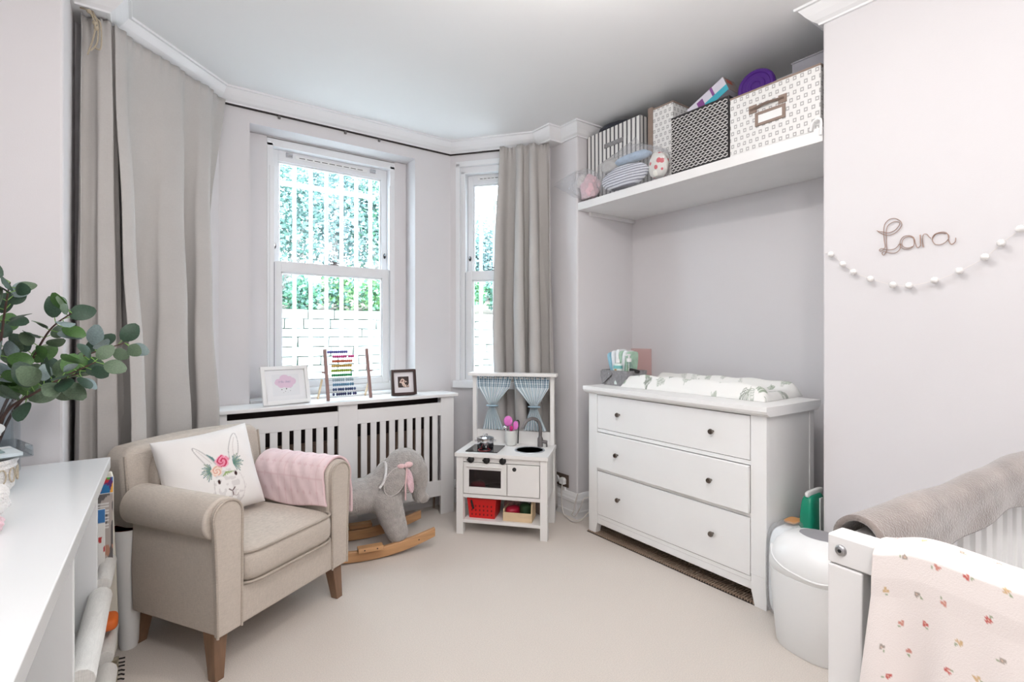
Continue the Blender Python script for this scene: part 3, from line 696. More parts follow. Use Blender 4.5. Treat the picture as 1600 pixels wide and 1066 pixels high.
# pink quilted throw over the right arm
def throw(U, V):
    pa = [(.216, .475), (.216, .54), (.218, .60)] + arc(.314, .604, .094, 172, -20, 16) + [(.408, .52), (.410, .46), (.414, .40)]
    P = np.array(pa); d = np.r_[0, np.cumsum(np.hypot(*np.diff(P, axis=0).T))]; d /= d[-1]
    x = np.interp(V, d, P[:, 0]); z = np.interp(V, d, P[:, 1]); y = -.318+.44*U+.018*np.sin(5*V)+.03*(V-.5)
    f = .0022*(np.sin(U*34)*np.sin(V*30)); ins = np.sign(x-.314)
    z = z+f*(np.abs(V-.45) < .25)+.010*np.sin(U*7+1)*np.exp(-(V/.08)**2); x = x+ins*(.004+f+.004*np.sin(U*9)*(1-V))
    return x, y, z
def throwcol(U, V):
    C = np.empty((len(U), 3)); C[:] = lin((240, 216, 218))
    a = np.sin(U*34)*np.sin(V*30); st = np.abs(a) < .07; C[st] = lin((232, 202, 205)); return C
th = put('throw_blanket', gridmesh('throw_blanket', throw, 110, 90, 'print', throwcol)); th.location = (.340, 2.640, 0); th.rotation_euler = (0, 0, CH)
sm = th.modifiers.new('thick', 'SOLIDIFY'); sm.thickness = .012; sm.offset = 1
tag(th, 'pale pink quilted throw folded over the arm of the armchair', 'blanket')

# ---------------------------------------------------------------- rocking elephant
mat('eartrim', (212, 206, 203), rough=1)
el = thing('rocking_elephant', 'grey plush rocking elephant on wooden rockers', 'rocking toy', (1.07, 3.03, 0), math.radians(-11))
b = MB()
def chain(pts):
    for (p, r), (p2, r2) in zip(pts[:-1], pts[1:]):
        for k in range(5):
            t = k/5; b.sph([p[i]*(1-t)+p2[i]*t for i in range(3)], r*(1-t)+r2*t, 12, 8)
    b.sph(pts[-1][0], pts[-1][1], 12, 8)
b.sph((-.06, 0, .325), (.25, .135, .105), 20, 12); b.sph((.11, 0, .335), (.15, .135, .128), 18, 10); b.sph((-.20, 0, .31), (.13, .125, .11), 18, 10)
chain([((.12, 0, .36), .11), ((.19, 0, .43), .105)]); b.sph((.25, 0, .480), (.118, .105, .110), 18, 12); b.sph((.22, 0, .45), (.11, .10, .10), 16, 10)
chain([((.30, 0, .480), .082), ((.338, 0, .430), .066), ((.350, 0, .370), .054), ((.340, 0, .315), .046), ((.346, 0, .275), .041), ((.378, 0, .262), .035)])
for s in (-1, 1):
    chain([((.13, s*.080, .31), .090), ((.160, s*.105, .20), .077), ((.185, s*.120, .118), .066)])
    chain([((-.22, s*.085, .30), .082), ((-.27, s*.115, .20), .068), ((-.30, s*.13, .115), .060)])
body = b.build('body', 'plush', el, smooth=180)
rm = body.modifiers.new('merge', 'REMESH'); rm.mode = 'VOXEL'; rm.voxel_size = .0085; rm.use_smooth_shade = True
sm_ = body.modifiers.new('soft', 'SMOOTH'); sm_.factor = .6; sm_.iterations = 9
dt = bpy.data.textures.new('fluff', 'CLOUDS'); dt.noise_scale = .012
ds = body.modifiers.new('fluff', 'DISPLACE'); ds.texture = dt; ds.strength = .007; ds.mid_level = .5
for s in (-1, 1):
    MB().sph((0, 0, 0), (.056, .015, .086), 18, 12).build('ear', 'plush', el, smooth=80, loc=(.165, s*.140, .428), rot=(s*.16, .52, s*.10))
    MB().tube([(.056*math.cos(2*math.pi*k/28), 0, .086*math.sin(2*math.pi*k/28)) for k in range(28)], .0028, 6, closed=True).build('ear_trim', 'eartrim', el, smooth=60, loc=(.165, s*.144, .428), rot=(s*.16, .52, s*.10))
    MB().sph((0, 0, 0), (.030, .016, .080), 16, 10).build('ear_fold', 'plush', el, smooth=80, loc=(.240, s*.126, .425), rot=(s*.12, -.05, 0))
    MB().sph((0, 0, 0), (.023, .012, .072), 16, 10).build('ear_lining', 'pinkplush', el, smooth=80, loc=(.256, s*.138, .418), rot=(s*.12, -.12, s*-.3))
MB().sph((.300, .088, .520), .009, 10, 7).build('eye', 'black', el, smooth=80)
bw = MB().sph((.205, -.132, .512), (.026, .012, .014), 10, 7).sph((.250, -.128, .516), (.026, .013, .018), 10, 7).sph((.228, -.136, .512), .011, 8, 6).build('bow', 'pinkcloth', el, smooth=80)
MB().tube([(.236, -.142, .50), (.225, -.152, .40), (.228, -.140, .31)], .005, 6).build('bow_tail', 'pinkcloth', bw, smooth=60)
MB().tube(smoothpts([(.075, -.142, .40), (.10, -.135, .43), (.12, -.10, .475), (.135, 0, .51), (.12, .10, .475), (.10, .135, .43)], 5), .011, 7, flat=.6).build('collar', 'plush_white', el, smooth=60)
def rocker(y):
    top = []; bot = []
    for k in range(25):
        x = -.40+.80*k/24; z = .075*(x/.40)**2+.004; bot.append((x, z)); top.append((x, z+.060-.010*(abs(x)/.4)**4))
    MB().prism(bot+top[::-1], y-.014, y+.014, 'y').build('rocker', 'wood', el, smooth=35, bevel=.004)
for y in (-.165, .165): rocker(y)
for s in (-1, 1):
    box('foot_rest', 'wood', -.055, .085, s*.165+(-.055 if s < 0 else .0), s*.165+(.0 if s < 0 else .055), .068, .094, el, bevel=.004)
    for x in (-.02, .05, .30):
        yy = s*.165+(-.0562 if (s < 0 and x < .2) else (-.0150 if s < 0 else .0150))
        MB().lathe([(0, 0), (.004, 0), (.004, .002), (0, .002)], 8, ax='y').build('screw', 'dark', el, loc=(x, yy, .082 if x < .2 else .075))
for x in (-.27, .19): box('crossbar', 'wood', x-.022, x+.022, -.151, .151, .034, .056, el, bevel=.003)

# ---------------------------------------------------------------- play kitchen
KA = math.atan2(-.449, .395)
ki = thing('play_kitchen', 'white wooden toy kitchen with checked curtains', 'play kitchen', (1.652, 2.918, 0), KA)
W, D = .598, .37
PW = 'paint_white'
mat('kitchen_white', (240, 238, 236), rough=.45)
KW = 'kitchen_white'
for x in (0, W-.046):
    box('leg', KW, x, x+.046, .0, .046, .0, .506, ki, bevel=.002); box('leg', KW, x, x+.046, D-.046, D, .0, .506, ki, bevel=.002)
box('side_panel', KW, .008, .022, .046, D-.046, .24, .506, ki, bevel=.001); box('side_panel', KW, W-.022, W-.008, .046, D-.046, .24, .506, ki, bevel=.001)
box('back_panel', KW, .046, W-.046, D-.016, D-.004, .24, .506, ki, bevel=.001)
box('fascia', KW, .046, W-.046, .006, .020, .472, .506, ki, bevel=.001)
box('bottom_rail', KW, .046, W-.046, .004, D-.01, .240, .264, ki, bevel=.002)
box('divider', KW, .333, .345, .02, D-.02, .264, .472, ki, bevel=.001)
box('low_shelf', KW, .046, W-.046, .004, D-.01, .076, .096, ki, bevel=.002)
# worktop with a round hole for the bowl: ring of quads
b = MB(); cx, cy, r = .455, .165, .092; n = 32; X0, X1, Y0, Y1 = -.006, W+.006, -.014, D+.004
def edgept(a):
    dx, dy = math.cos(a), math.sin(a); t = 9
    for lim, dd, c in ((X1, dx, cx), (X0, dx, cx), (Y1, dy, cy), (Y0, dy, cy)):
        if abs(dd) > 1e-9:
            k = (lim-c)/dd
            if k > 0: t = min(t, k)
    return (cx+dx*t, cy+dy*t)
angs = sorted([2*math.pi*k/n for k in range(n)] + [math.atan2(y-cy, x-cx) % (2*math.pi) for x in (X0, X1) for y in (Y0, Y1)])
N = len(angs)
for z in (.530, .507):
    pass
vs = []; fs = []
for a in angs:
    ex, ey = edgept(a); ix, iy = cx+r*math.cos(a), cy+r*math.sin(a)
    vs += [(ix, iy, .530), (ex, ey, .530), (ex, ey, .507), (ix, iy, .507)]
for k in range(N):
    a, c = k*4, ((k+1) % N)*4
    fs += [(a, a+1, c+1, c), (a+1, a+2, c+2, c+1), (a+2, a+3, c+3, c+2), (a+3, a, c, c+3)]
wt = b.add(vs, fs).build('worktop', KW, ki)
mat('sinkgrey', (150, 140, 136), rough=.4, metal=.3); mat('sinkrim', (182, 188, 194), rough=.35, metal=.5)
sk = MB().lathe([(.090, .529), (.086, .480), (.05, .462), (.0, .460)], 32, (cx, cy, 0)).build('sink_bowl', 'sinkgrey', ki, smooth=50)
MB().lathe([(.088, .5305), (.088, .534), (.099, .534), (.101, .5305)], 36, (cx, cy, 0)).build('sink_rim', 'sinkrim', sk, smooth=50)
# tap
tp = MB().lathe([(.0, .531), (.019, .531), (.019, .585), (.012, .600), (0, .600)], 20, (.505, .285, 0)).build('tap', 'greymetal', ki, smooth=50)
MB().tube(smoothpts([(.505, .285, .595), (.505, .285, .66), (.492, .272, .705), (.462, .245, .727), (.428, .213, .716), (.408, .196, .684), (.404, .192, .668)], 6), .0115, 12).build('spout', 'greymetal', tp, smooth=60)
MB().tube([(.52, .285, .565), (.552, .280, .562)], .013, 12).tube([(.548, .280, .562), (.552, .276, .532)], .006, 8).build('tap_lever', 'greymetal', tp, smooth=60)
# hob
hb = box('hob', 'blackgloss', .052, .268, .030, .245, .5305, .535, ki, bevel=.001)
mat('hobred', (200, 70, 74), rough=.5)
for r_ in (.040,):
    MB().tube([(.165+r_*math.cos(2*math.pi*k/36), .085+r_*math.sin(2*math.pi*k/36), .5356) for k in range(36)], .0012, 5, closed=True).build('hob_ring', 'hobred', hb)
# knobs and marks
for k, x in enumerate((.100, .205, .312)):
    kn = MB().lathe([(.0, .006), (.021, .006), (.021, -.012), (.017, -.016), (0, -.016)], 20, ax='y').build('knob', 'black', ki, smooth=50, loc=(x, .002, .488))
    MB().box(-.024, -.002, -.020, -.010, -.005, .005, mx=Matrix.Rotation((0, .1, 1.57)[k], 4, 'Y')).build('knob_grip', 'black', kn, bevel=.002)
# oven door
od = MB(); x0, x1, z0, z1 = .050, .337, .269, .468
gx0, gx1, gz0, gz1 = .086, .300, .312, .424
od.box(x0, gx0, -.002, .014, z0, z1).box(gx1, x1, -.002, .014, z0, z1).box(gx0, gx1, -.002, .014, z0, gz0).box(gx0, gx1, -.002, .014, gz1, z1)
ov = od.build('oven_door', KW, ki, bevel=.002)
box('oven_glass', 'ovenglass', gx0, gx1, .004, .008, gz0, gz1, ov, bevel=0)
MB().box(.072, .312, -.014, -.002, .442, .452).build('door_handle', KW, ov, bevel=.003)
dr = box('cupboard_door', KW, .3405+.001, .548, -.002, .014, .269, .468, ki, bevel=.002)
MB().lathe([(0, .0), (.013, .0), (.013, -.003), (0, -.003)], 20, ax='y').build('door_hole', 'black', dr, smooth=40, loc=(.388, -.0021, .440))
# upper frame
for x in (.006, W-.034): box('back_post', KW, x, x+.028, D-.03, D, .530, 1.005, ki, bevel=.002)
box('splashback', KW, .034, W-.034, D-.018, D-.006, .530, .618, ki, bevel=.001)
box('top_board', KW, -.016, W+.016, D-.075, D+.008, 1.005, 1.026, ki, bevel=.003)
MB().tube([(.03, D-.022, .988), (W-.03, D-.022, .988)], .005, 8).build('curtain_rod', KW, ki, smooth=60)
# checked toy curtains tied in the middle
def kcurt(xa, xb, tie):
    def fn(U, V):
        zt, zb = .998, .625; z = zt+(zb-zt)*V
        k = np.interp(V, [0, .20, .52, .60, .72, 1], [1, .90, .22, .20, .34, .62]); c = np.interp(V, [0, .55, .7, 1], [(xa+xb)/2, tie, tie, tie+.01])
        x = c+(U-.5)*(xb-xa)*k; y = D-.026-.010*np.sin(U*2*np.pi*7+.5)*np.interp(V, [0, .5, 1], [.5, .9, 1.2])
        return x, y, z
    def cf(U, V):
        C = np.empty((len(U), 3)); C[:] = lin((236, 240, 242)); st = (np.sin(U*2*np.pi*15) > 0); hz = (np.sin(V*2*np.pi*22) > 0)
        up = V < .19
        C[st] = lin((178, 200, 212)); C[up & st & hz] = lin((92, 116, 134)); C[up & st & ~hz] = lin((150, 176, 192)); C[up & ~st & hz] = lin((176, 200, 212)); return C
    o = put('toy_curtain', gridmesh('toy_curtain', fn, 120, 60, 'print', cf), ki)
    w = (xb-xa)*.22
    MB().tube([(tie+w*.62*math.cos(2*math.pi*k/20), D-.027+.018*math.sin(2*math.pi*k/20), .792) for k in range(20)], .010, 7, closed=True, flat=.55).build('tie_band', 'bandblue', o, smooth=60)
mat('bandblue', (160, 184, 198), rough=.9)
kcurt(.040, .295, .150); kcurt(.300, .560, .452)
def kit(x, y, z): c, s = math.cos(KA), math.sin(KA); return (1.652+x*c-y*s, 2.918+x*s+y*c, z)
# pan on the hob
pn = thing('toy_saucepan', 'small shiny toy saucepan on the hob of the toy kitchen', 'saucepan', kit(.150, .165, .536))
MB().lathe([(.0, 0), (.052, 0), (.056, .004), (.056, .056), (.059, .058), (.059, .061), (.053, .061), (.053, .006), (0, .006)], 32).build('pot', 'chrome', pn, smooth=45)
ld = MB().lathe([(.0, .062), (.055, .062), (.055, .066), (.03, .073), (0, .076)], 32).build('lid', 'chrome', pn, smooth=45)
MB().tube([(-.016, 0, .072), (-.014, 0, .086), (.014, 0, .086), (.016, 0, .072)], .004, 8).build('lid_handle', 'chrome', ld, smooth=60)
for s in (-1, 1): MB().tube([(s*.055, -.016, .045), (s*.070, -.014, .045), (s*.070, .014, .045), (s*.055, .016, .045)], .003, 6).build('pot_handle', 'chrome', pn, smooth=60, rot=(0, 0, -.6))
# ribbed jar of toy utensils
mat('jarwhite', (226, 226, 222), rough=.5); mat('toypink', (240, 130, 214), rough=.35); mat('magenta', (206, 40, 130), rough=.4)
jr = thing('utensil_jar', 'ribbed white jar beside the toy hob', 'jar', kit(.300, .285, .531))
pf = [(0, 0), (.032, 0)] + [(.036+.006*math.sin(math.pi*k/16)+.0012*(k % 2), .004+k*.0058) for k in range(17)] + [(.035, .102), (.031, .102), (.031, .01), (0, .01)]
MB().lathe(pf, 28).build('jar_body', 'jarwhite', jr, smooth=50)
def utensil(name, label, pts, r, m, head=None):
    t = thing(name, label, 'toy utensil', kit(.300, .285, .531), KA)
    MB().tube(pts, r, 8).build('handle', m, t, smooth=60)
    if head: MB().sph(*head[:2], 14, 9).build('head', head[2], t, smooth=80)
utensil('toy_ladle', 'big pink toy ladle standing in the ribbed jar', [(0, 0, .014), (-.012, .004, .16)], .004, 'toypink', ((-.020, .0, .165), (.032, .014, .036), 'toypink'))
utensil('toy_spatula', 'small pink toy spatula leaning right in the ribbed jar', [(.006, -.004, .014), (.026, -.004, .13)], .0035, 'toypink', ((.034, -.004, .138), (.019, .006, .030), 'toypink'))
utensil('toy_whisk', 'silver toy whisk leaning left in the ribbed jar', [(-.004, -.008, .014), (-.028, -.012, .10)], .003, 'chrome', ((-.036, -.014, .118), (.018, .016, .020), 'chrome'))
utensil('toy_turner', 'black toy turner hooked beside the ribbed jar', smoothpts([(.048, .004, .012), (.052, .004, .12), (.056, .004, .16), (.046, .002, .172), (.030, .0, .160)], 5), .004, 'black', None)
utensil('toy_scraper', 'short magenta toy scraper at the front of the ribbed jar', [(.0, -.010, .014), (.006, -.018, .11)], .0045, 'magenta', ((.007, -.019, .118), (.012, .006, .020), 'magenta'))
# things inside the oven
mat('playfood_pink', (212, 84, 104), rough=.6)
t = thing('toy_pan', 'dark toy frying pan behind the oven glass', 'toy pan', kit(.235, .12, .265), KA)
MB().lathe([(0, 0), (.050, 0), (.060, .026), (.057, .026), (.048, .004), (0, .004)], 24).build('pan_bowl', 'greymetal', t, smooth=40); MB().tube([(-.055, 0, .022), (-.11, -.03, .03)], .006, 8).build('pan_handle', 'black', t)
tag(superbox('toy_cloth', 'playfood_pink', .085, .08, .055, .5, loc=kit(.12, .09, .293)), 'crumpled pink cloth behind the oven glass', 'cloth')
# red basket with toy vegetables
mat('redplastic', (214, 22, 20), rough=.35); mat('toygreen', (40, 92, 36), rough=.5); mat('toyorange', (214, 110, 36), rough=.5); mat('toyred', (170, 20, 52), rough=.4); mat('darkgreen', (30, 66, 34), rough=.6)
rbk = thing('toy_basket', 'red plastic basket with perforated sides on the toy kitchen shelf', 'basket', kit(.160, .115, .097), KA)
b = MB(); bx, by, bh = .096, .078, .126
ins = .012
for (xa, xb, ya, yb, q) in ((-1, 1, -1, -1, 0), (-1, 1, 1, 1, 0), (-1, -1, -1, 1, 1), (1, 1, -1, 1, 1)):
    pass
def bwall(p0, p1, t0, t1):
    b.add([p0, p1, t1, t0], [(0, 1, 2, 3)])
c0 = [(-bx+ins, -by+ins, 0), (bx-ins, -by+ins, 0), (bx-ins, by-ins, 0), (-bx+ins, by-ins, 0)]; c1 = [(-bx, -by, bh), (bx, -by, bh), (bx, by, bh), (-bx, by, bh)]
for k in range(4): bwall(c0[k], c0[(k+1) % 4], c1[k], c1[(k+1) % 4])
b.add(c0, [(0, 1, 2, 3)])
o = b.build('basket_wall', 'redplastic', rbk); s_ = o.modifiers.new('t', 'SOLIDIFY'); s_.thickness = .004; s_.offset = 0
MB().tube([(x, y, bh) for x, y, _ in c1], .005, 6, closed=True).build('basket_rim', 'redplastic', rbk)
mat('redhole', (120, 8, 8), rough=.6)
hm = MB().lathe([(0, 0), (.0048, 0), (.0048, .0014), (0, .0014)], 8, ax='y', sy=1.5).mesh('hole', 'redhole')
for r in range(3):
    for k in range(6):
        z = .024+.028*r; x = -.066+.0264*k; put('hole', hm, rbk, loc=(x, -by+ins*(1-z/bh)-.0036, z))
MB().tube(smoothpts([(-.055, -.078, .062), (-.065, -.082, .105), (-.085, -.04, .135), (-.09, .02, .13)], 5), .007, 7).build('basket_handle', 'dark', rbk, smooth=60)
for nm, lb, c, r, m in (('toy_lettuce', 'dark green toy vegetable in the red basket', (.02, .0, .083), (.045, .040, .036), 'darkgreen'), ('toy_carrot', 'orange toy vegetable in the red basket', (-.035, -.01, .088), (.030, .022, .022), 'toyorange'), ('toy_leek', 'brownish green toy vegetable at the back of the red basket', (.05, .035, .092), (.03, .025, .028), 'toygreen')):
    x, y, z = kit(.160+c[0], .115+c[1], .097+c[2]); tag(superbox(nm, m, r[0]*2, r[1]*2, r[2]*2, .8, loc=(x, y, z)), lb, 'toy food')
# wooden tray with toy fruit
ty = thing('toy_tray', 'pale wooden tray with one rounded end on the toy kitchen shelf', 'tray', kit(.395, .100, .097), KA)
b = MB(); b.box(-.090, .100, -.07, .07, 0, .006); b.build('tray_base', 'palewood', ty)
box('tray_side', 'palewood', -.090, .100, -.070, -.062, .006, .056, ty, bevel=.001); box('tray_side', 'palewood', -.090, .100, .062, .070, .006, .056, ty, bevel=.001)
box('tray_end', 'palewood', -.090, -.082, -.062, .062, .006, .075, ty, bevel=.001)
pe = [(-.062, .006), (.062, .006)] + arc(0, .075, .062, 0, 180, 14)
MB().prism([(y, z) for y, z in pe], .092, .100, 'x').build('tray_end', 'palewood', ty, smooth=40)
for nm, lb, c, r, m in (('toy_apple', 'dark red toy fruit in the pale wooden tray', (-.035, -.01, .045), (.052, .040, .038), 'toyred'), ('toy_broccoli', 'round dark green toy broccoli in the pale wooden tray', (.045, .0, .055), (.038, .038, .048), 'darkgreen')):
    x, y, z = kit(.395+c[0], .100+c[1], .097+c[2]); tag(superbox(nm, m, r[0]*2, r[1]*2, r[2]*2, .85, loc=(x, y, z)), lb, 'toy food')
mat('floralcloth', (188, 150, 148), rough=.9, var=.4, vscale=40)
tag(superbox('cloth_bundle', 'floralcloth', .10, .09, .07, .6, loc=kit(.315, .25, .135)), 'flowery cloth bundle at the back of the toy kitchen shelf', 'cloth')
mat('bluebag', (170, 178, 188), rough=.6, var=.3, vscale=30)
tag(superbox('cloth_pouch', 'bluebag', .045, .10, .12, .5, loc=kit(.058+.012, .25, .158)), 'pale blue pouch standing left of the red basket', 'pouch')
mat('taupebox', (176, 164, 160), rough=.7)
tag(superbox('small_tin', 'taupebox', .045, .09, .09, .25, loc=kit(.528, .20, .142)), 'taupe tin at the right end of the toy kitchen shelf', 'tin')

# ---------------------------------------------------------------- chest of drawers
DA = math.atan2(-1.198, -.020)
dk = thing('chest_of_drawers', 'white three-drawer chest standing in the alcove', 'chest of drawers', (2.385, 2.447, 0), DA)
mat('chest_white', (245, 244, 243), rough=.42, var=.012, vscale=5)
DW, DD = 1.198, .46; CW = 'chest_white'
def foot(x0, s):
    pr = [(x0, .150), (x0, 0), (x0+s*.058, 0), (x0+s*.076, .075), (x0+s*.076, .150)]
    MB().prism(pr, 0, .045, 'y').build('foot', CW, dk, bevel=.002)
    MB().prism([(x0, .150), (x0, 0), (x0+s*.05, 0), (x0+s*.06, .150)], DD-.045, DD, 'y').build('foot', CW, dk, bevel=.002)
foot(0, 1); foot(DW, -1)
box('side_panel', CW, .004, .022, .03, DD-.03, .075, .915, dk, bevel=.002); box('side_panel', CW, DW-.022, DW-.004, .03, DD-.03, .075, .915, dk, bevel=.002)
for x0, x1 in ((0, .078), (DW-.078, DW)):
    box('front_stile', CW, x0, x1, 0, .030, .150, .912, dk, bevel=.002)
for x0, x1 in ((0, .030), (DW-.030, DW)): box('back_stile', CW, x0, x1, DD-.045, DD, .150, .912, dk, bevel=.002)
box('back_panel', CW, .02, DW-.02, DD-.012, DD-.004, .10, .912, dk, bevel=0)
box('apron', CW, .076, DW-.076, .006, .028, .072, .112, dk, bevel=.002)
for z0, z1 in ((.112, .134), (.418, .436), (.668, .690), (.909, .914)): box('front_rail', CW, .078, DW-.078, .004, .030, z0, z1, dk, bevel=.002)
box('floor_board', CW, .02, DW-.02, .03, DD-.02, .112, .124, dk, bevel=0)
# moulded top
pr = [(-.006, .912), (-.030, .926), (-.033, .934), (-.036, .936), (-.036, .960), (DD+.03, .960), (DD+.03, .936), (DD+.004, .912)]
MB().prism(pr, -.020, DW+.020, 'x').build('top', CW, dk, bevel=.003)
for z0, z1, y0 in ((.1345, .4175, .000), (.4365, .6675, -.016), (.6905, .9085, .000)):
    d = box('drawer', CW, .0815, DW-.0815, y0, y0+.022, z0+.0025, z1-.0025, dk, bevel=.0015)
    box('drawer_box', CW, .095, DW-.095, y0+.022, DD-.04, z0+.02, z1-.04, d, bevel=0)
    for x in (.272, .918):
        MB().lathe([(0, .001), (.006, .001), (.006, -.012), (.013, -.017), (.0145, -.023), (.012, -.029), (0, -.030)], 20, ax='y').build('knob', 'knobmetal', d, smooth=50, loc=(x, y0, (z0+z1)/2+.002))
# changing mat with printed fern leaves
def leafpat(x, y):
    C = np.empty((len(x), 3)); C[:] = lin((240, 239, 236)); q = random.Random(4)
    for k in range(64):
        cx, cy = q.uniform(-.5, .5), q.uniform(-.25, .25); a = q.uniform(0, 6.28); ln = q.uniform(.045, .085); c = [(160, 172, 154), (186, 192, 182), (150, 156, 146), (206, 208, 202)][k % 4]
        dx, dy = math.cos(a), math.sin(a); near = (np.abs(x-cx) < .15) & (np.abs(y-cy) < .15)
        ix = np.where(near)[0]; X, Y = x[ix], y[ix]; m = seg_dist(X, Y, [(cx, cy), (cx+dx*ln, cy+dy*ln)]) < .0016
        for j in range(9):
            t = .12+j*.1; bx, by = cx+dx*ln*t, cy+dy*ln*t; w = .022*(1-t*.75)
            for s in (-1, 1):
                ex, ey = (dx*.6-s*dy), (dy*.6+s*dx); m |= seg_dist(X, Y, [(bx, by), (bx+ex*w, by+ey*w)]) < .0018
        C[ix[m]] = lin(c)
    return C
def matfn(U, V):
    L, Wd = .93, .40; a = (U-.5)*L; v = (V-.5)*2; u = (U-.5)*2
    e = np.clip(1-np.abs(u)**10, 0, 1)**.5*np.clip(1-np.abs(v)**10, 0, 1)**.5
    h = .030+.052*np.exp(-((np.abs(v)-.80)/.17)**2)+.012*np.exp(-((np.abs(u)-.93)/.06)**2)
    h = h*(1+.05*np.sin(a*31+v*2))
    y = v*Wd/2*(1-.04*np.cos(np.pi*u)*.5)
    return a, y, e*h+.004
me = gridmesh('changing_mat', matfn, 300, 130, 'print', lambda U, V: leafpat((U-.5)*.93, (V-.5)*.46))
cm = put('changing_mat', me, None, loc=(2.700, 1.800, .961), rot=(0, 0, DA+math.radians(2)))
tag(cm, 'white padded changing mat with fern leaf print on the chest', 'changing mat')
bm = bmesh.new(); bm.from_mesh(me); r = bmesh.ops.extrude_edge_only(bm, edges=[e for e in bm.edges if e.is_boundary]); 
for v in [g for g in r['geom'] if isinstance(g, bmesh.types.BMVert)]: v.co.z = 0.0
bm.to_mesh(me); bm.free()
# felt caddy and what stands in it
mat('felt', (150, 148, 150), rough=1, var=.18, vscale=60, bump=.5, bscale=240)
mat('feltdark', (92, 84, 82), rough=1, var=.18, vscale=60)
fc = thing('felt_caddy', 'grey felt caddy basket at the left end of the chest', 'basket', (2.60, 2.335, .961), 0)
a = [(-.085, -.100), (.085, -.100), (.085, .100), (-.085, .100)]; c1 = [(x*1.1, y*1.12, .100) for x, y in a]; c0 = [(x, y, 0) for x, y in a]
b = MB()
for k in range(4): b.add([c0[k], c0[(k+1) % 4], c1[(k+1) % 4], c1[k]], [(0, 1, 2, 3)])
b.add(c0, [(0, 1, 2, 3)]); o = b.build('felt_wall', 'felt', fc); s_ = o.modifiers.new('t', 'SOLIDIFY'); s_.thickness = .006; s_.offset = 0
MB().prism([(.118, .055), (.118, .094), (.035, .094), (.020, .082), (.022, .068), (.10, -.0+.004)], -.101, -.097, 'x').build('felt_flap', 'felt', fc, bevel=.001)
MB().prism([(.022, .068), (.10, .004), (.108, .004), (.024, .062)], -.0985, -.0955, 'x').build('flap_edge', 'black', fc)
MB().lathe([(0, .0), (.0055, 0), (.004, -.004), (0, -.005)], 12, ax='x').build('rivet', 'chrome', fc, smooth=50, loc=(-.102, .040, .076))
MB().tube(smoothpts([(-.09, .112, .06), (-.03, .150, .075), (.03, .150, .075), (.09, .112, .06)], 5), .010, 6, flat=2.2).build('felt_handle', 'feltdark', fc, smooth=60)
mat('nappy', (236, 240, 242), rough=.9, var=.05, vscale=30); mat('nappy_green', (176, 208, 186), rough=.9, var=.15, vscale=30); mat('nappy_blue', (150, 196, 214), rough=.9, var=.15, vscale=30)
for k, (dy, dz, m, tl) in enumerate(((.085, .075, 'nappy_blue', .22), (.060, .080, 'nappy', .12), (.032, .082, 'nappy', .05), (.006, .084, 'nappy_green', 0), (-.018, .080, 'nappy', -.05), (-.040, .070, 'nappy_green', -.1))):
    tag(superbox('folded_nappy', m, .11, .028, .185+.012*(k % 3), .30, loc=(2.620, 2.335+dy*1.05, .961+dz+.050), rot=(-tl*1.5, 0, .05*(k % 3-1))), ['pale blue folded nappy at the far left end of the felt caddy', 'white folded nappy next to the pale blue one in the felt caddy', 'third folded nappy from the left in the felt caddy, white', 'green-tinted folded nappy in the middle of the felt caddy', 'white folded nappy right of the green-tinted one in the felt caddy', 'last folded nappy in the felt caddy, green-tinted, beside the amber bottle'][k], 'nappy', 'nappies in the felt caddy')
mat('lotion', (226, 236, 232), rough=.3); mat('labelteal', (120, 190, 190), rough=.5); mat('amber', (206, 150, 50), rough=.15); mat('labelbrown', (176, 140, 92), rough=.6)
lb = thing('lotion_bottle', 'white squeeze bottle with a teal band at the front of the felt caddy', 'bottle', (2.535, 2.330, .969))
MB().lathe([(0, 0), (.024, 0), (.025, .005), (.025, .125), (.020, .138), (0, .140)], 20, sy=1.3).build('bottle_body', 'lotion', lb, smooth=50)
MB().lathe([(.0252, .104), (.0258, .104), (.0258, .124), (.0252, .124)], 20, sy=1.3).build('bottle_band', 'labelteal', lb, smooth=50)
MB().box(-.0268, -.0255, -.012, .006, .092, .102).build('bottle_label', 'labelbrown', lb)
MB().lathe([(0, .140), (.014, .140), (.014, .160), (.007, .168), (.005, .196), (0, .198)], 16).build('bottle_cap', 'white_plastic', lb, smooth=50)
pb = thing('pump_bottle', 'clear pump bottle of amber liquid in the felt caddy', 'bottle', (2.565, 2.262, .969))
MB().lathe([(0, 0), (.025, 0), (.026, .004), (.026, .088), (0, .088)], 20).build('liquid', 'amber', pb, smooth=50)
MB().lathe([(0, .0), (.0275, .0), (.0275, .120), (.014, .145), (.012, .150), (0, .150)], 20).build('bottle_body', 'clearglass', pb, smooth=50)
MB().lathe([(0, .150), (.016, .150), (.016, .172), (.006, .174), (.006, .190), (0, .190)], 16).box(-.030, .010, -.006, .006, .190, .200).tube([(0, 0, .15), (0, 0, .06)], .002, 6).build('pump', 'white_plastic', pb, smooth=50)
tag(superbox('hair_brush', 'black', .03, .07, .02, .6, loc=(2.585, 2.232, 1.062), rot=(.2, 0, .3)), 'black brush head lying across the right end of the felt caddy', 'brush')
glassy('pinkfilm', tint=(255, 244, 242), gloss=.1, rough=.2, body=.14, bodycol=(250, 222, 220))
tag(box('pink_folder', 'pinkfilm', 3.035, 3.055, 2.475, 2.655, .961, 1.190, bevel=.002), 'translucent pink folder standing against the alcove wall', 'folder')

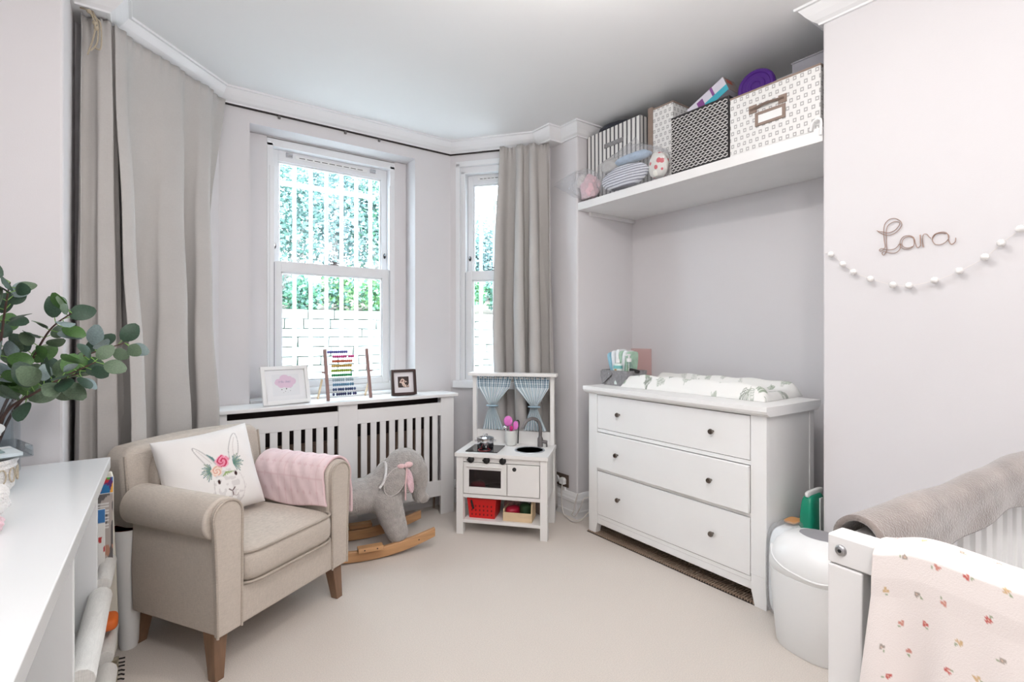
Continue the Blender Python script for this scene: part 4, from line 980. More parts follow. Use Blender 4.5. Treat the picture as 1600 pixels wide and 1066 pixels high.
# ---------------------------------------------------------------- shelf over the chest
sf = thing('wall_shelf', 'long white shelf spanning the alcove above the chest', 'shelf', (0, 0, 0))
box('shelf_board', 'paint_white', 2.494, 3.069, 1.060, 2.668, 2.174, 2.228, sf, bevel=.002)
MB().box(2.497, 2.53, 1.0585, 1.10, 2.228, 2.240).tube(smoothpts([(2.487, 1.108, 2.232), (2.480, 1.098, 2.262), (2.480, 1.075, 2.276), (2.483, 1.062, 2.262), (2.483, 1.064, 2.20)], 5), .006, 8).build('bracket', 'white_plastic', sf, smooth=50)
for z in (2.160, ): box('batten', 'paint_white', 2.60, 3.069, 2.645, 2.669, 2.150, 2.174, sf, bevel=.002)
ST = 2.2285
def ringcloth(name, base, ink, sc, diag=True):
    """printed cloth: rows of small open squares"""
    m = bpy.data.materials.new(name); m.use_nodes = True; nt = m.node_tree; N = nt.nodes; Lk = nt.links; b = N['Principled BSDF']; b.inputs['Roughness'].default_value = .9
    tc = N.new('ShaderNodeTexCoord'); sp = N.new('ShaderNodeSeparateXYZ'); Lk.new(tc.outputs['Object'], sp.inputs[0])
    def mth(op, a, b_=None, c=None):
        n = N.new('ShaderNodeMath'); n.operation = op
        for i, v in enumerate((a, b_, c)):
            if v is None: continue
            if isinstance(v, (int, float)): n.inputs[i].default_value = v
            else: Lk.new(v, n.inputs[i])
        return n.outputs[0]
    xy = mth('ADD', sp.outputs['X'], sp.outputs['Y'])
    u = mth('MULTIPLY', xy, sc); v = mth('MULTIPLY', sp.outputs['Z'], sc)
    row = mth('FLOOR', v); sh_ = mth('MULTIPLY', mth('MODULO', row, 2.), .5)
    fu = mth('ABSOLUTE', mth('SUBTRACT', mth('FRACT', mth('ADD', u, sh_)), .5)); fv = mth('ABSOLUTE', mth('SUBTRACT', mth('FRACT', v), .5))
    d = mth('MAXIMUM', fu, mth('MULTIPLY', fv, .85)); ring = mth('MULTIPLY', mth('LESS_THAN', d, .25), mth('GREATER_THAN', d, .11))
    mx = N.new('ShaderNodeMix'); mx.data_type = 'RGBA'; mx.inputs['A'].default_value = lin(base)+(1,); mx.inputs['B'].default_value = lin(ink)+(1,)
    Lk.new(ring, mx.inputs['Factor']); Lk.new(mx.outputs['Result'], b.inputs['Base Color']); MATS[name] = m
ringcloth('ringcloth', (232, 231, 230), (176, 174, 174), 30)
mat('boxtape', (146, 128, 118), rough=.9, var=.06, vscale=40); mat('boxpink', (196, 176, 168), rough=.9); mat('paperlabel', (240, 240, 240), rough=.8)
bb = thing('storage_box', 'large white fabric box with small grey squares and a label holder', 'storage box', (2.505, 1.300, ST+.001))
def openbox(t, x0, x1, y0, y1, h, m, inner, th=.006, rim=None):
    b = MB(); b.box(x0, x1, y0, y1, 0, th); b.box(x0, x0+th, y0, y1, th, h); b.box(x1-th, x1, y0, y1, th, h); b.box(x0+th, x1-th, y0, y0+th, th, h); b.box(x0+th, x1-th, y1-th, y1, th, h)
    o = b.build('box_body', m, t, bevel=.002)
    if rim:
        MB().box(x0-.002, x0+th+.001, y0-.001, y1+.001, h-.004, h+.006).box(x1-th, x1+.002, y0, y1, h-.004, h+.006).box(x0, x1, y0-.002, y0+th, h-.004, h+.006).box(x0, x1, y1-th, y1+.002, h-.004, h+.006).build('box_rim', rim, t, bevel=.002)
    return o
openbox(bb, -.003, .46, -.228, .216, .300, 'ringcloth', None, rim='boxtape')
MB().tube(smoothpts([(-.006, .098, .203), (-.012, .070, .204), (-.024, .018, .206), (-.012, -.040, .208), (-.006, -.066, .208)], 5), .015, 6, flat=.3).build('handle', 'boxtape', bb, smooth=60)
for y in (.090, -.058): box('handle_patch', 'boxtape', -.008, -.003, y-.020, y+.020, .186, .226, bb, bevel=.001)
b = MB()
for y0, y1, z0, z1 in ((.063, .078, .113, .180), (-.072, -.057, .113, .180), (-.057, .063, .113, .126), (-.057, .063, .167, .180)): b.box(-.009, -.003, y0, y1, z0, z1)
b.build('label_frame', 'boxtape', bb, bevel=.001); box('label_card', 'paperlabel', -.005, -.003, -.057, .063, .126, .167, bb, bevel=0)
# woven basket
def weavebasket(name):
    m = bpy.data.materials.new(name); m.use_nodes = True; nt = m.node_tree; N = nt.nodes; Lk = nt.links; b = N['Principled BSDF']; b.inputs['Roughness'].default_value = .7
    MATS[name] = m; b.inputs['Base Color'].default_value = lin((52, 50, 52))+(1,)
weavebasket('basketdark'); mat('strand_light', (224, 221, 219), rough=.8)
kb = thing('woven_basket', 'black and white woven basket on the shelf', 'basket', (2.505, 1.706, ST+.001))
openbox(kb, 0, .40, -.182, .180, .325, 'basketdark', None, rim='basketdark')
b = MB(); nzr, nyr = 22, 24
for r in range(nzr):
    for k in range(nyr):
        y0 = -.178+k*.3545/nyr; z0 = .008+r*.310/nzr; p = .3545/nyr; hgt = .310/nzr
        if (r+k) % 2: b.add([(-.0035, y0+.001, z0+.002), (-.0035, y0+p*1.0, z0+hgt*.62), (-.0035, y0+p*1.0, z0+hgt*.98), (-.0035, y0+.001, z0+hgt*.42)], [(3, 2, 1, 0)])
        else: b.add([(-.0035, y0+.001, z0+hgt*.62), (-.0035, y0+p, z0+.002), (-.0035, y0+p, z0+hgt*.42), (-.0035, y0+.001, z0+hgt*.98)], [(3, 2, 1, 0)])
o = b.build('weave_strands', 'strand_light', kb); stuff(o); s_ = o.modifiers.new('t', 'SOLIDIFY'); s_.thickness = .003
# small patterned box turned end on, with a brown side
sb = thing('storage_box', 'small patterned fabric box with a brown strap between basket and striped box', 'storage box', (2.555, 1.985, ST+.001))
openbox(sb, 0, .34, -.072, .075, .455, 'ringcloth', None, rim='boxtape')
box('strap', 'boxtape', -.004, .20, .076, .112, .18, .475, sb, bevel=.002)
# striped box
def stripes(name, a, c, period, duty=.42):
    m = bpy.data.materials.new(name); m.use_nodes = True; nt = m.node_tree; N = nt.nodes; Lk = nt.links; b = N['Principled BSDF']; b.inputs['Roughness'].default_value = .9
    tc = N.new('ShaderNodeTexCoord'); sp = N.new('ShaderNodeSeparateXYZ'); Lk.new(tc.outputs['Object'], sp.inputs[0])
    n1 = N.new('ShaderNodeMath'); n1.operation = 'ADD'; Lk.new(sp.outputs['X'], n1.inputs[0]); Lk.new(sp.outputs['Y'], n1.inputs[1])
    n2 = N.new('ShaderNodeMath'); n2.operation = 'MULTIPLY'; n2.inputs[1].default_value = 1/period; Lk.new(n1.outputs[0], n2.inputs[0])
    n3 = N.new('ShaderNodeMath'); n3.operation = 'FRACT'; Lk.new(n2.outputs[0], n3.inputs[0])
    n4 = N.new('ShaderNodeMath'); n4.operation = 'LESS_THAN'; n4.inputs[1].default_value = duty; Lk.new(n3.outputs[0], n4.inputs[0])
    mx = N.new('ShaderNodeMix'); mx.data_type = 'RGBA'; mx.inputs['A'].default_value = lin(a)+(1,); mx.inputs['B'].default_value = lin(c)+(1,)
    Lk.new(n4.outputs[0], mx.inputs['Factor']); Lk.new(mx.outputs['Result'], b.inputs['Base Color']); MATS[name] = m
stripes('stripecloth', (236, 234, 232), (96, 94, 98), .037, .36)
tb = thing('storage_box', 'white fabric box with dark stripes at the left end of the shelf', 'storage box', (2.578, 2.395, ST+.001))
openbox(tb, 0, .32, -.215, .268, .475, 'stripecloth', None)
MB().box(-.008, -.001, -.075, .095, .345, .375).build('handle', 'felt', tb, bevel=.002)
mat('hatfelt', (58, 60, 70), rough=1, var=.15, vscale=60)
ht = MB().lathe([(0, .042), (.10, .040), (.140, .030), (.150, 0), (.0, 0)], 32, sy=1.25).build('dark_hat', 'hatfelt', None, smooth=60, loc=(2.718, 2.46, ST+.478)); tag(ht, 'dark round felt lid lying on top of the striped box', 'lid')
# things poking out of the boxes
def facecols(me, cols):
    pass
tx = thing('toy_carton', 'white and turquoise toy carton poking out of the woven basket', 'box', (2.65, 1.715, ST+.402))
mat('carton_white', (226, 222, 234), rough=.5); mat('carton_teal', (70, 180, 200), rough=.5); mat('carton_grey', (150, 138, 134), rough=.6); mat('carton_purple', (140, 80, 150), rough=.5); mat('carton_red', (190, 80, 60), rough=.5)
mxc = Matrix.Rotation(math.radians(-24), 4, 'X')
MB().box(-.05, .06, -.125, .125, -.045, .045, mx=mxc).build('carton_body', 'carton_white', tx, bevel=.001)
MB().box(-.0515, -.050, -.1255, .03, -.045, -.008, mx=mxc).build('carton_band', 'carton_teal', tx)
MB().box(-.05, .06, -.127, -.125, -.045, .045, mx=mxc).build('carton_end', 'carton_grey', tx)
MB().box(-.0518, -.050, -.05, -.035, -.008, .045, mx=mxc).build('carton_stripe', 'carton_purple', tx); MB().box(-.0518, -.050, .02, .06, -.03, .03, mx=mxc).build('carton_stripe', 'carton_purple', tx)
MB().box(-.03, .02, -.1285, -.127, .008, .032, mx=mxc).build('carton_picture', 'carton_red', tx)
mat('purple', (78, 36, 128), rough=.35)
pl = thing('purple_lid', 'round purple lid leaning in the large patterned box', 'lid', (2.645, 1.450, ST+.385)); pl.rotation_euler = (0, math.radians(-84), math.radians(10))
MB().lathe([(0, .012), (.022, .012), (.026, .016), (.044, .016), (.048, .011), (.070, .011), (.074, .016), (.088, .016), (.095, .008), (.095, -.012), (0, -.012)], 40).build('lid_disc', 'purple', pl, smooth=40)
mat('tubcream', (200, 196, 190), rough=.4)
tu = MB().lathe([(0, 0), (.080, 0), (.085, .16), (0, .16)], 28).build('plastic_tub', 'tubcream', None, smooth=50, loc=(2.82, 1.36, ST+.20), rot=(.2, .1, 0)); tag(tu, 'pale plastic tub behind the purple lid', 'tub')
glassy('lidplastic', tint=(220, 222, 228), gloss=.15, rough=.1, body=.45, bodycol=(190, 188, 196))
lbx = thing('plastic_box', 'translucent plastic box on the right of the large patterned box', 'box', (2.63, 1.175, ST+.302))
openbox(lbx, -.02, .25, -.085, .075, .105, 'lidplastic', None, th=.003)
MB().box(-.024, .254, -.089, .079, .105, .113).build('box_lid', 'lidplastic', lbx, bevel=.002)
# clear bags of soft things on the shelf
def blob(name, m, loc, r, seed, parent=None, amp=.18, rot=None, n=40, k=26, sub=None):
    q = np.random.RandomState(seed); ph = q.rand(6)*6.28
    b = MB()
    def f(u, v):
        a = 2*math.pi*u; t = math.pi*v
        d = Vector((math.sin(t)*math.cos(a), math.sin(t)*math.sin(a), math.cos(t)))
        s = 1+amp*(math.sin(4*d.x+ph[0])*math.cos(3*d.z+ph[1])+.6*math.sin(7*d.y+ph[2]+3*d.z)+.45*math.sin(11*d.x+9*d.z+ph[3]))*.7
        return (d.x*r[0]*s, d.y*r[1]*s, max(-r[2]*.82, d.z*r[2]*s))
    b.grid(f, n, k); return b.build(name, m, parent, smooth=70, loc=loc, rot=rot)
pkb = thing('plastic_bag', 'clear plastic bag with a pink soft toy at the left end of the shelf', 'bag', (2.51, 2.585, ST))
def bagfilm(name, parent, path, seed, n=30):
    """path rows: y, x centre, z centre, rx, rz"""
    P = np.array(path); q = np.random.RandomState(seed); ph = q.rand(4)*6.28
    def f(u, v):
        k = v*(len(P)-1); i = min(len(P)-2, int(k)); t = k-i; t = t*t*(3-2*t); r = P[i]*(1-t)+P[i+1]*t; a = 2*math.pi*u
        w = 1+.10*math.sin(5*a+9*v+ph[0])+.07*math.sin(9*a-14*v+ph[1])
        return (r[1]+r[3]*math.cos(a)*w, r[0], max(.001, r[2]+r[4]*math.sin(a)*w))
    return MB().grid(f, n, 40).build(name, 'film', parent, smooth=50)
bagfilm('bag_film', pkb, [(-.10, .02, .09, .02, .04), (-.07, .01, .10, .05, .085), (.0, .0, .108, .066, .102), (.06, -.01, .122, .058, .100), (.10, -.038, .135, .022, .085), (.17, -.046, .146, .016, .055), (.24, -.050, .158, .010, .028), (.30, -.052, .168, .003, .006)], 3)
tag(blob('pink_toy', 'pinkplush', (2.515, 2.570, ST+.083), (.050, .080, .082), 8, None, .2), 'pale pink soft toy inside the clear bag', 'soft toy')
tag(blob('white_toy', 'plush_white', (2.505, 2.640, ST+.140), (.036, .030, .050), 12, None, .2), 'white fluffy toy at the tip of the clear bag', 'soft toy')
sbg = thing('plastic_bag', 'clear plastic bag of folded striped cloth in front of the striped box', 'bag', (2.515, 2.215, ST))
bagfilm('bag_film', sbg, [(-.30, .0, .08, .03, .05), (-.27, .0, .09, .052, .09), (-.15, .0, .115, .058, .115), (0, .0, .130, .060, .130), (.15, .0, .125, .058, .125), (.24, .0, .115, .052, .10), (.27, .0, .11, .02, .04)], 5)
MB().grid(lambda u, v: (-.02+.05*v+.012*math.sin(14*u+3*v), .12-.30*u, .235+.085*math.sin(math.pi*min(1, u*1.2))*(.4+.6*v)+.012*math.sin(17*u)), 20, 6).build('bag_neck', 'film', sbg, smooth=80)
stripes('thinstripe', (214, 216, 224), (88, 90, 112), .014, .38)
def hstripe(name, a, c, period, duty):
    stripes(name, a, c, period, duty); nt = M(name).node_tree
    for n in nt.nodes:
        if n.type == 'MATH' and n.operation == 'ADD':
            sp = n.inputs[1].links[0].from_node
            for l in list(n.inputs[0].links)+list(n.inputs[1].links): nt.links.remove(l)
            nt.links.new(sp.outputs['Z'], n.inputs[0]); n.inputs[1].default_value = 0
hstripe('clothlines', (222, 224, 232), (112, 112, 132), .0165, .34)
tag(blob('striped_cloth', 'clothlines', (2.515, 2.255, ST+.083), (.050, .190, .080), 31, None, .07), 'folded white and navy striped cloth inside the clear bag', 'cloth')
mat('paleblue', (176, 200, 224), rough=.9, var=.12, vscale=30); mat('greycloth', (196, 194, 192), rough=.9, var=.1, vscale=20)
tag(blob('blue_cloth', 'paleblue', (2.52, 2.185, ST+.188), (.045, .140, .030), 33, None, .12), 'pale blue cloth lying on the striped cloth in the bag', 'cloth')
tag(blob('grey_cloth', 'greycloth', (2.52, 2.385, ST+.190), (.045, .070, .050), 35, None, .12), 'grey rolled cloth at the top left of the clear bag', 'cloth')
def cherrycol(x, y):
    pass
mat('cherrycloth', (226, 224, 218), rough=.9); nt = M('cherrycloth').node_tree; N = nt.nodes
vo = N.new('ShaderNodeTexVoronoi'); vo.inputs['Scale'].default_value = 24; tc = N.new('ShaderNodeTexCoord'); nt.links.new(tc.outputs['Object'], vo.inputs['Vector'])
rp = N.new('ShaderNodeValToRGB'); rp.color_ramp.interpolation = 'CONSTANT'; rp.color_ramp.elements[0].color = lin((206, 40, 62))+(1,); rp.color_ramp.elements[1].position = .36; rp.color_ramp.elements[1].color = lin((228, 226, 220))+(1,)
nt.links.new(vo.outputs['Distance'], rp.inputs[0]); nt.links.new(rp.outputs[0], N['Principled BSDF'].inputs['Base Color'])
tag(blob('cherry_pouch', 'cherrycloth', (2.515, 1.985, ST+.085), (.048, .066, .085), 41, None, .08), 'white pouch with red spots at the right end of the clear bag', 'pouch')

# ---------------------------------------------------------------- name in wire and pompom garland
LARA = [[(0.845, 1.732), (0.833, 1.72), (0.816, 1.709), (0.798, 1.706), (0.779, 1.713), (0.765, 1.727), (0.759, 1.742), (0.764, 1.757), (0.775, 1.767), (0.787, 1.772), (0.802, 1.77), (0.814, 1.759), (0.82, 1.742), (0.821, 1.72), (0.819, 1.685), (0.816, 1.662), (0.82, 1.653), (0.83, 1.655), (0.837, 1.649), (0.832, 1.643), (0.825, 1.647), (0.819, 1.65), (0.804, 1.646), (0.787, 1.646), (0.775, 1.653), (0.767, 1.665)], [(0.843, 1.729), (0.825, 1.723), (0.804, 1.716), (0.785, 1.721), (0.773, 1.732), (0.766, 1.745), (0.769, 1.754), (0.783, 1.758), (0.798, 1.753), (0.808, 1.743), (0.812, 1.724), (0.812, 1.694), (0.811, 1.664), (0.81, 1.649), (0.814, 1.635), (0.822, 1.626), (0.827, 1.633), (0.822, 1.641), (0.81, 1.637), (0.787, 1.63), (0.773, 1.634), (0.764, 1.647), (0.762, 1.665)], [(0.719, 1.68), (0.725, 1.689), (0.739, 1.694), (0.753, 1.692), (0.763, 1.679), (0.765, 1.663), (0.759, 1.648), (0.745, 1.64), (0.731, 1.641), (0.721, 1.649), (0.718, 1.661), (0.72, 1.685), (0.714, 1.66), (0.709, 1.644), (0.702, 1.643), (0.697, 1.655), (0.698, 1.691)], [(0.715, 1.67), (0.723, 1.684), (0.737, 1.69), (0.751, 1.685), (0.758, 1.671), (0.757, 1.657), (0.749, 1.648), (0.735, 1.645), (0.723, 1.649)], [(0.697, 1.646), (0.7, 1.691)], [(0.688, 1.64), (0.691, 1.666), (0.69, 1.685), (0.685, 1.692), (0.677, 1.689), (0.67, 1.678), (0.664, 1.673)], [(0.69, 1.642), (0.692, 1.676)], [(0.612, 1.677), (0.62, 1.688), (0.634, 1.691), (0.651, 1.687), (0.66, 1.674), (0.659, 1.659), (0.651, 1.647), (0.638, 1.643), (0.625, 1.647), (0.614, 1.657), (0.61, 1.668), (0.612, 1.679), (0.61, 1.656), (0.604, 1.641), (0.593, 1.645), (0.589, 1.66)], [(0.614, 1.682), (0.629, 1.687), (0.647, 1.687), (0.658, 1.675), (0.66, 1.666)], [(0.611, 1.654), (0.602, 1.639), (0.591, 1.648), (0.59, 1.663)]]
mat('copperwire', (186, 158, 144), rough=.3, metal=.8)
nm = thing('wire_name_sign', 'bent copper wire spelling a name on the wall', 'sign', (2.484, .7, 1.70))
for s in LARA:
    pts = smoothpts([(.0, y-.7, z-1.70) for y, z in s], 4)
    MB().tube(pts, .0014, 6).build('wire', 'copperwire', nm, smooth=60)
mat('pompom', (248, 245, 243), rough=1, sheen=.5, bump=.15, bscale=300); mat('string', (232, 226, 222), rough=.9)
PP = [(1.013, 1.652), (.967, 1.604), (.925, 1.566), (.862, 1.530), (.783, 1.499), (.729, 1.492), (.648, 1.506), (.575, 1.535), (.503, 1.578), (.460, 1.622), (.412, 1.664)]
ga = thing('pompom_garland', 'string of small white pompoms curving across the wall', 'garland', (2.468, .7, 1.6))
MB().tube(smoothpts([(.021, 1.05-.7, .066), ]+[(.002, y-.7, z-1.6) for y, z in PP]+[(.002, .36-.7, .115), (.020, .25-.7, .23)], 5), .0009, 5).build('string', 'string', ga)
for k, (y, z) in enumerate(PP):
    b = MB(); q = random.Random(k)
    def f(u, v):
        a = 2*math.pi*u; t = math.pi*v; d = Vector((math.sin(t)*math.cos(a), math.sin(t)*math.sin(a), math.cos(t))); r = .0125*(1+.10*math.sin(9*d.x+k)*math.sin(8*d.z+2*k)+.06*math.sin(17*d.y+11*d.z)); return tuple(d*r)
    b.grid(f, 20, 12); b.build('pompom', 'pompom', ga, smooth=90, loc=(-.004, y-.7, z-1.6))

# ---------------------------------------------------------------- bin and packs by the chest
bn = thing('nappy_bin', 'white plastic nappy bin with rounded lid between the chest and the cot', 'bin', (2.265, .985, 0), math.radians(-8))
def ring(rx, ry, z, e=.75, n=40, dx=0):
    sp = lambda c: math.copysign(abs(c)**e, c); return [(dx+rx*sp(math.cos(2*math.pi*k/n)), ry*sp(math.sin(2*math.pi*k/n)), z) for k in range(n)]
def loft(rings, name, m, parent, smooth=40, bevel=0.):
    n = len(rings[0]); b = MB(); fs = []
    for i in range(len(rings)-1): fs += [(i*n+k, i*n+(k+1) % n, (i+1)*n+(k+1) % n, (i+1)*n+k) for k in range(n)]
    fs += [tuple(range(n-1, -1, -1)), tuple((len(rings)-1)*n+k for k in range(n))]
    b.add([p for r in rings for p in r], fs); return b.build(name, m, parent, smooth=smooth, bevel=bevel)
loft([ring(.126, .136, 0), ring(.132, .142, .012), ring(.148, .158, .20), ring(.154, .164, .315)], 'bin_body', 'white_plastic', bn)
ldn = loft([ring(.1525, .1625, .3152), ring(.1525, .1625, .319), ring(.156, .166, .323), ring(.156, .166, .345), ring(.151, .161, .380), ring(.136, .146, .418), ring(.106, .116, .450), ring(.05, .055, .462)], 'bin_lid', 'white_plastic', bn, 60)
mat('lidgrey', (150, 148, 152), rough=.5)
MB().lathe([(0, .004), (.062, .0), (.064, -.006), (.0, -.006)], 28, sy=1.25).build('lid_button', 'lidgrey', ldn, smooth=50, loc=(.02, 0, .462))
MB().tube([(.1545*math.copysign(abs(math.cos(a))**.75, math.cos(a))*k, .1645*math.copysign(abs(math.sin(a))**.75, math.sin(a))*k, z) for a, z, k in [(math.radians(120+i_*7), .395-.062*math.sin(math.pi*i_/24), .955+.035*math.sin(math.pi*i_/24)) for i_ in range(25)]], .006, 8).build('lid_lip', 'white_plastic', ldn, smooth=60)
pk = thing('nappy_pack', 'clear plastic pack of nappies behind the white bin', 'pack', (2.445, 1.185, 0))
superbox('pack_contents', 'nappy', .23, .095, .40, .35, pk, loc=(0, 0, .205)); superbox('pack_film', 'film', .25, .115, .425, .32, pk, loc=(0, 0, .2135))
mat('packorange', (206, 150, 96), rough=.5); superbox('pack_print', 'packorange', .09, .06, .012, .5, pk, loc=(.04, -.0, .421))
mat('wipegreen', (18, 140, 110), rough=.3)
gp = thing('wipes_pack', 'green packet of wipes standing on the nappy pack', 'pack', (2.57, 1.135, 0))
superbox('packet', 'wipegreen', .17, .06, .545, .35, gp, loc=(0, 0, .2735)); superbox('packet_crimp', 'white_plastic', .16, .02, .03, .5, gp, loc=(.01, 0, .55)); MB().box(.0, .03, -.034, -.027, .30, .53).build('packet_strap', 'white_plastic', gp, bevel=.002)

# ---------------------------------------------------------------- cot
CA = math.radians(-3.7)
ct = thing('cot', 'white slatted wooden cot at the right edge', 'cot', (.979, .408, 0), CA)
CWm = 'chest_white'; HT = .95; LX = 1.45; LY = .74
for x in (0, LX-.05):
    for y in (-.055, -LY): box('post', CWm, x, x+.05, y, y+.055, 0, HT-.052, ct, bevel=.003)
for x in (0, LX-.05): box('end_rail', CWm, x, x+.05, -LY, 0, HT-.050, HT, ct, bevel=.003)
for x in (.008, LX-.042): box('end_lower_rail', CWm, x, x+.034, -LY+.055, -.055, .20, .26, ct, bevel=.003)
for y in (-.042, -LY+.012):
    box('side_rail', CWm, .05, LX-.05, y, y+.030, HT-.058, HT-.006, ct, bevel=.004); box('side_lower_rail', CWm, .05, LX-.05, y, y+.030, .20, .26, ct, bevel=.003)
    n = 18; sl = MB().box(-.020, .020, -.006, .006, .26, HT-.058).mesh('slat', CWm)
    for k in range(n): put('slat', sl, ct, bevel=.003, loc=(.095+k*(LX-.19)/(n-1), y+.015, 0))
es = MB().box(-.006, .006, -.018, .018, .26, HT-.052).mesh('end_slat', CWm)
for x in (.025, LX-.025):
    for k in range(8): put('end_slat', es, ct, bevel=.003, loc=(x, -.115-k*(LY-.23)/7, 0))
box('mattress_base', CWm, .03, LX-.03, -LY+.03, -.03, .22, .25, ct, bevel=.002)
for y in (-.022, -LY+.03):
    bo = MB().lathe([(0, -.0045), (.0065, -.0045), (.0085, -.003), (.0095, 0), (.0095, .004), (0, .004)], 20, ax='x').build('bolt', 'steel', ct, smooth=50, loc=(-.0005, y, HT-.024)); MB().lathe([(0, -.0052), (.0032, -.0052), (.0032, -.0040), (0, -.0040)], 6, ax='x').build('bolt_socket', 'black', bo)
mattress = superbox('cot_mattress', 'white_plastic', LX-.08, LY-.08, .10, .16); mattress.location = (.979+(LX/2)*math.cos(CA)+(LY/2)*math.sin(CA), .408+(LX/2)*math.sin(CA)-(LY/2)*math.cos(CA), .301); mattress.rotation_euler = (0, 0, CA); tag(mattress, 'white mattress inside the cot', 'mattress')
# grey fleece wrapped along the far side rail
def flf(U, V):
    x = .050+(LX-.10)*U; a = np.pi*1.18*(V-.5)*2
    hang = .060+.010*np.sin(U*9+1)+.006*np.sin(U*23)
    R = .040+.003*np.sin(U*11+2*V)+.0015*np.sin(U*29+5*V)
    ang = np.clip(a, -np.pi/2, np.pi/2); over = np.abs(a)-np.pi/2
    y = -.027-R*np.sin(ang); z = HT-.020+R*np.cos(ang)*1.1-np.where(over > 0, over/(np.pi*.68)*hang, 0)
    y = y+.004*np.sin(U*31+V*5)*np.clip(over, 0, 1)
    return x, y, z
flc = put('fleece_cover', gridmesh('fleece_cover', flf, 220, 60, 'fleece')); flc.location = (.979, .408, 0); flc.rotation_euler = (0, 0, CA)
sm = flc.modifiers.new('t', 'SOLIDIFY'); sm.thickness = .010; sm.offset = 1
tag(flc, 'grey fleece wrapped over the far side rail of the cot', 'cover')
# cream blanket with tiny flowers hung over the cot end
def blf(U, V):
    # V 0 = inner hem, goes over the rail, then down the outside
    P = np.array([(.070, .62), (.068, .80), (.064, .93), (.055, .962), (.040, .973), (.020, .975), (.000, .970), (-.012, .956), (-.016, .92), (-.022, .70), (-.030, .42), (-.036, .16)])
    d = np.r_[0, np.cumsum(np.hypot(*np.diff(P, axis=0).T))]; d /= d[-1]
    x = np.interp(V, d, P[:, 0]); z = np.interp(V, d, P[:, 1]); dn = np.clip((V-.40)/.6, 0, 1)
    y = -.075-.60*U+.055*dn*(1-U)-.05*dn*U
    fold = .012*np.sin(U*26+3.0*dn+1.0)+.012*np.sin(U*47-3*dn)
    x = x-np.clip(dn*2.2, 0, 1)*(.014+fold)-.045*dn**2*np.exp(-U*14)
    z = z+.004*np.sin(U*15)*(1-dn)-.014*np.exp(-(U*16)**2)*(dn < .5)
    return x, y, z
def blcol(U, V):
    C = np.empty((len(U), 3)); C[:] = lin((243, 234, 230)); X = U*.60; Y = V*1.18
    q = random.Random(9); nx, ny = 15, 27
    cols = [(206, 110, 104), (214, 184, 142), (172, 160, 150), (212, 150, 138)]
    for j in range(ny):
        for i in range(nx):
            cx = (i+.5+.5*(j % 2))*.60/nx+q.uniform(-.006, .006); cy = (j+.5)*1.18/ny+q.uniform(-.006, .006); c = cols[(i+2*j+(j//2)) % 4]; a = q.uniform(0, 6.28)
            ix = np.where((np.abs(X-cx) < .014) & (np.abs(Y-cy) < .014))[0]; x, y = X[ix]-cx, Y[ix]-cy
            m = np.zeros(len(ix), bool)
            for k in range(3):
                aa = a+k*2.1; m |= np.hypot(x-.0024*math.cos(aa), y-.0024*math.sin(aa)) < .0022
            C[ix[m]] = lin(c); C[ix[np.hypot(x, y) < .0010]] = lin((232, 200, 180))
            C[ix[np.hypot(x-.0062*math.cos(a+1), y-.0062*math.sin(a+1)) < .0017]] = lin((160, 172, 140))
    return C
bl = put('cot_blanket', gridmesh('cot_blanket', blf, 340, 560, 'print', blcol)); bl.location = (.979, .408, 0); bl.rotation_euler = (0, 0, CA)
sm = bl.modifiers.new('t', 'SOLIDIFY'); sm.thickness = .003; sm.offset = 1
tag(bl, 'cream blanket with tiny red and tan flowers hung over the cot end', 'blanket')

# ---------------------------------------------------------------- desk, bookcase and the things on and in them
dsk = thing('desk', 'glossy white desk along the left wall', 'desk', (-.107, 2.582, 0), math.radians(-1.5))
GW = 'gloss_white'
box('desk_top', GW, -.58, 0, -2.05, 0, .768, .812, dsk, bevel=.003)
for y in (-2.03, -1.345): box('desk_panel', GW, -.56, -.030, y-.018, y, 0, .768, dsk, bevel=.002)
box('desk_back', GW, -.58, -.565, -2.04, -.01, .30, .768, dsk, bevel=0)
bk = thing('sling_bookcase', 'white bookcase with cloth slings under the end of the desk', 'bookcase', (-.107, 2.582, 0), math.radians(-1.5))
for y in (-.86, -.30): box('side_panel', GW, -.40, -.014, y-.016, y, .02, .764, bk, bevel=.003)
pr = [(-.40, .02), (.0, .02), (.014, .035), (.024, .07), (.026, .20), (.020, .40), (.012, .60), (.012, .735), (.006, .760), (-.40, .760)]
MB().prism(pr, -.042, -.022, 'y').build('side_panel', 'creamside2', bk, smooth=30, bevel=.004) if mat('creamside2', (232, 228, 216), rough=.45) else None
def sling(y0, y1, zr, xr, r):
    MB().tube([(xr, y0+(y1-y0)*k/8, zr+.003*math.sin(k*1.3)) for k in range(9)], r, 12).build('sling_roll', 'sling_cloth', bk, smooth=60)
    def f(u, v): return (xr-.01-.20*v+.0*u, y0+(y1-y0)*u, zr-.02-.17*math.sin(math.pi*v*.62)+.16*max(0, v-.6))
    o = MB().grid(f, 6, 16).build('sling_sheet', 'sling_cloth', bk, smooth=60); s_ = o.modifiers.new('t', 'SOLIDIFY'); s_.thickness = .004
sling(-.85, -.32, .395, -.006, .034); sling(-.29, -.05, .420, -.002, .026); sling(-.85, -.32, .130, .010, .032); sling(-.29, -.05, .160, .004, .026)
def bk_w(x, y, z): c, s = math.cos(math.radians(-1.5)), math.sin(math.radians(-1.5)); return (-.107+x*c-y*s, 2.582+x*s+y*c, z)
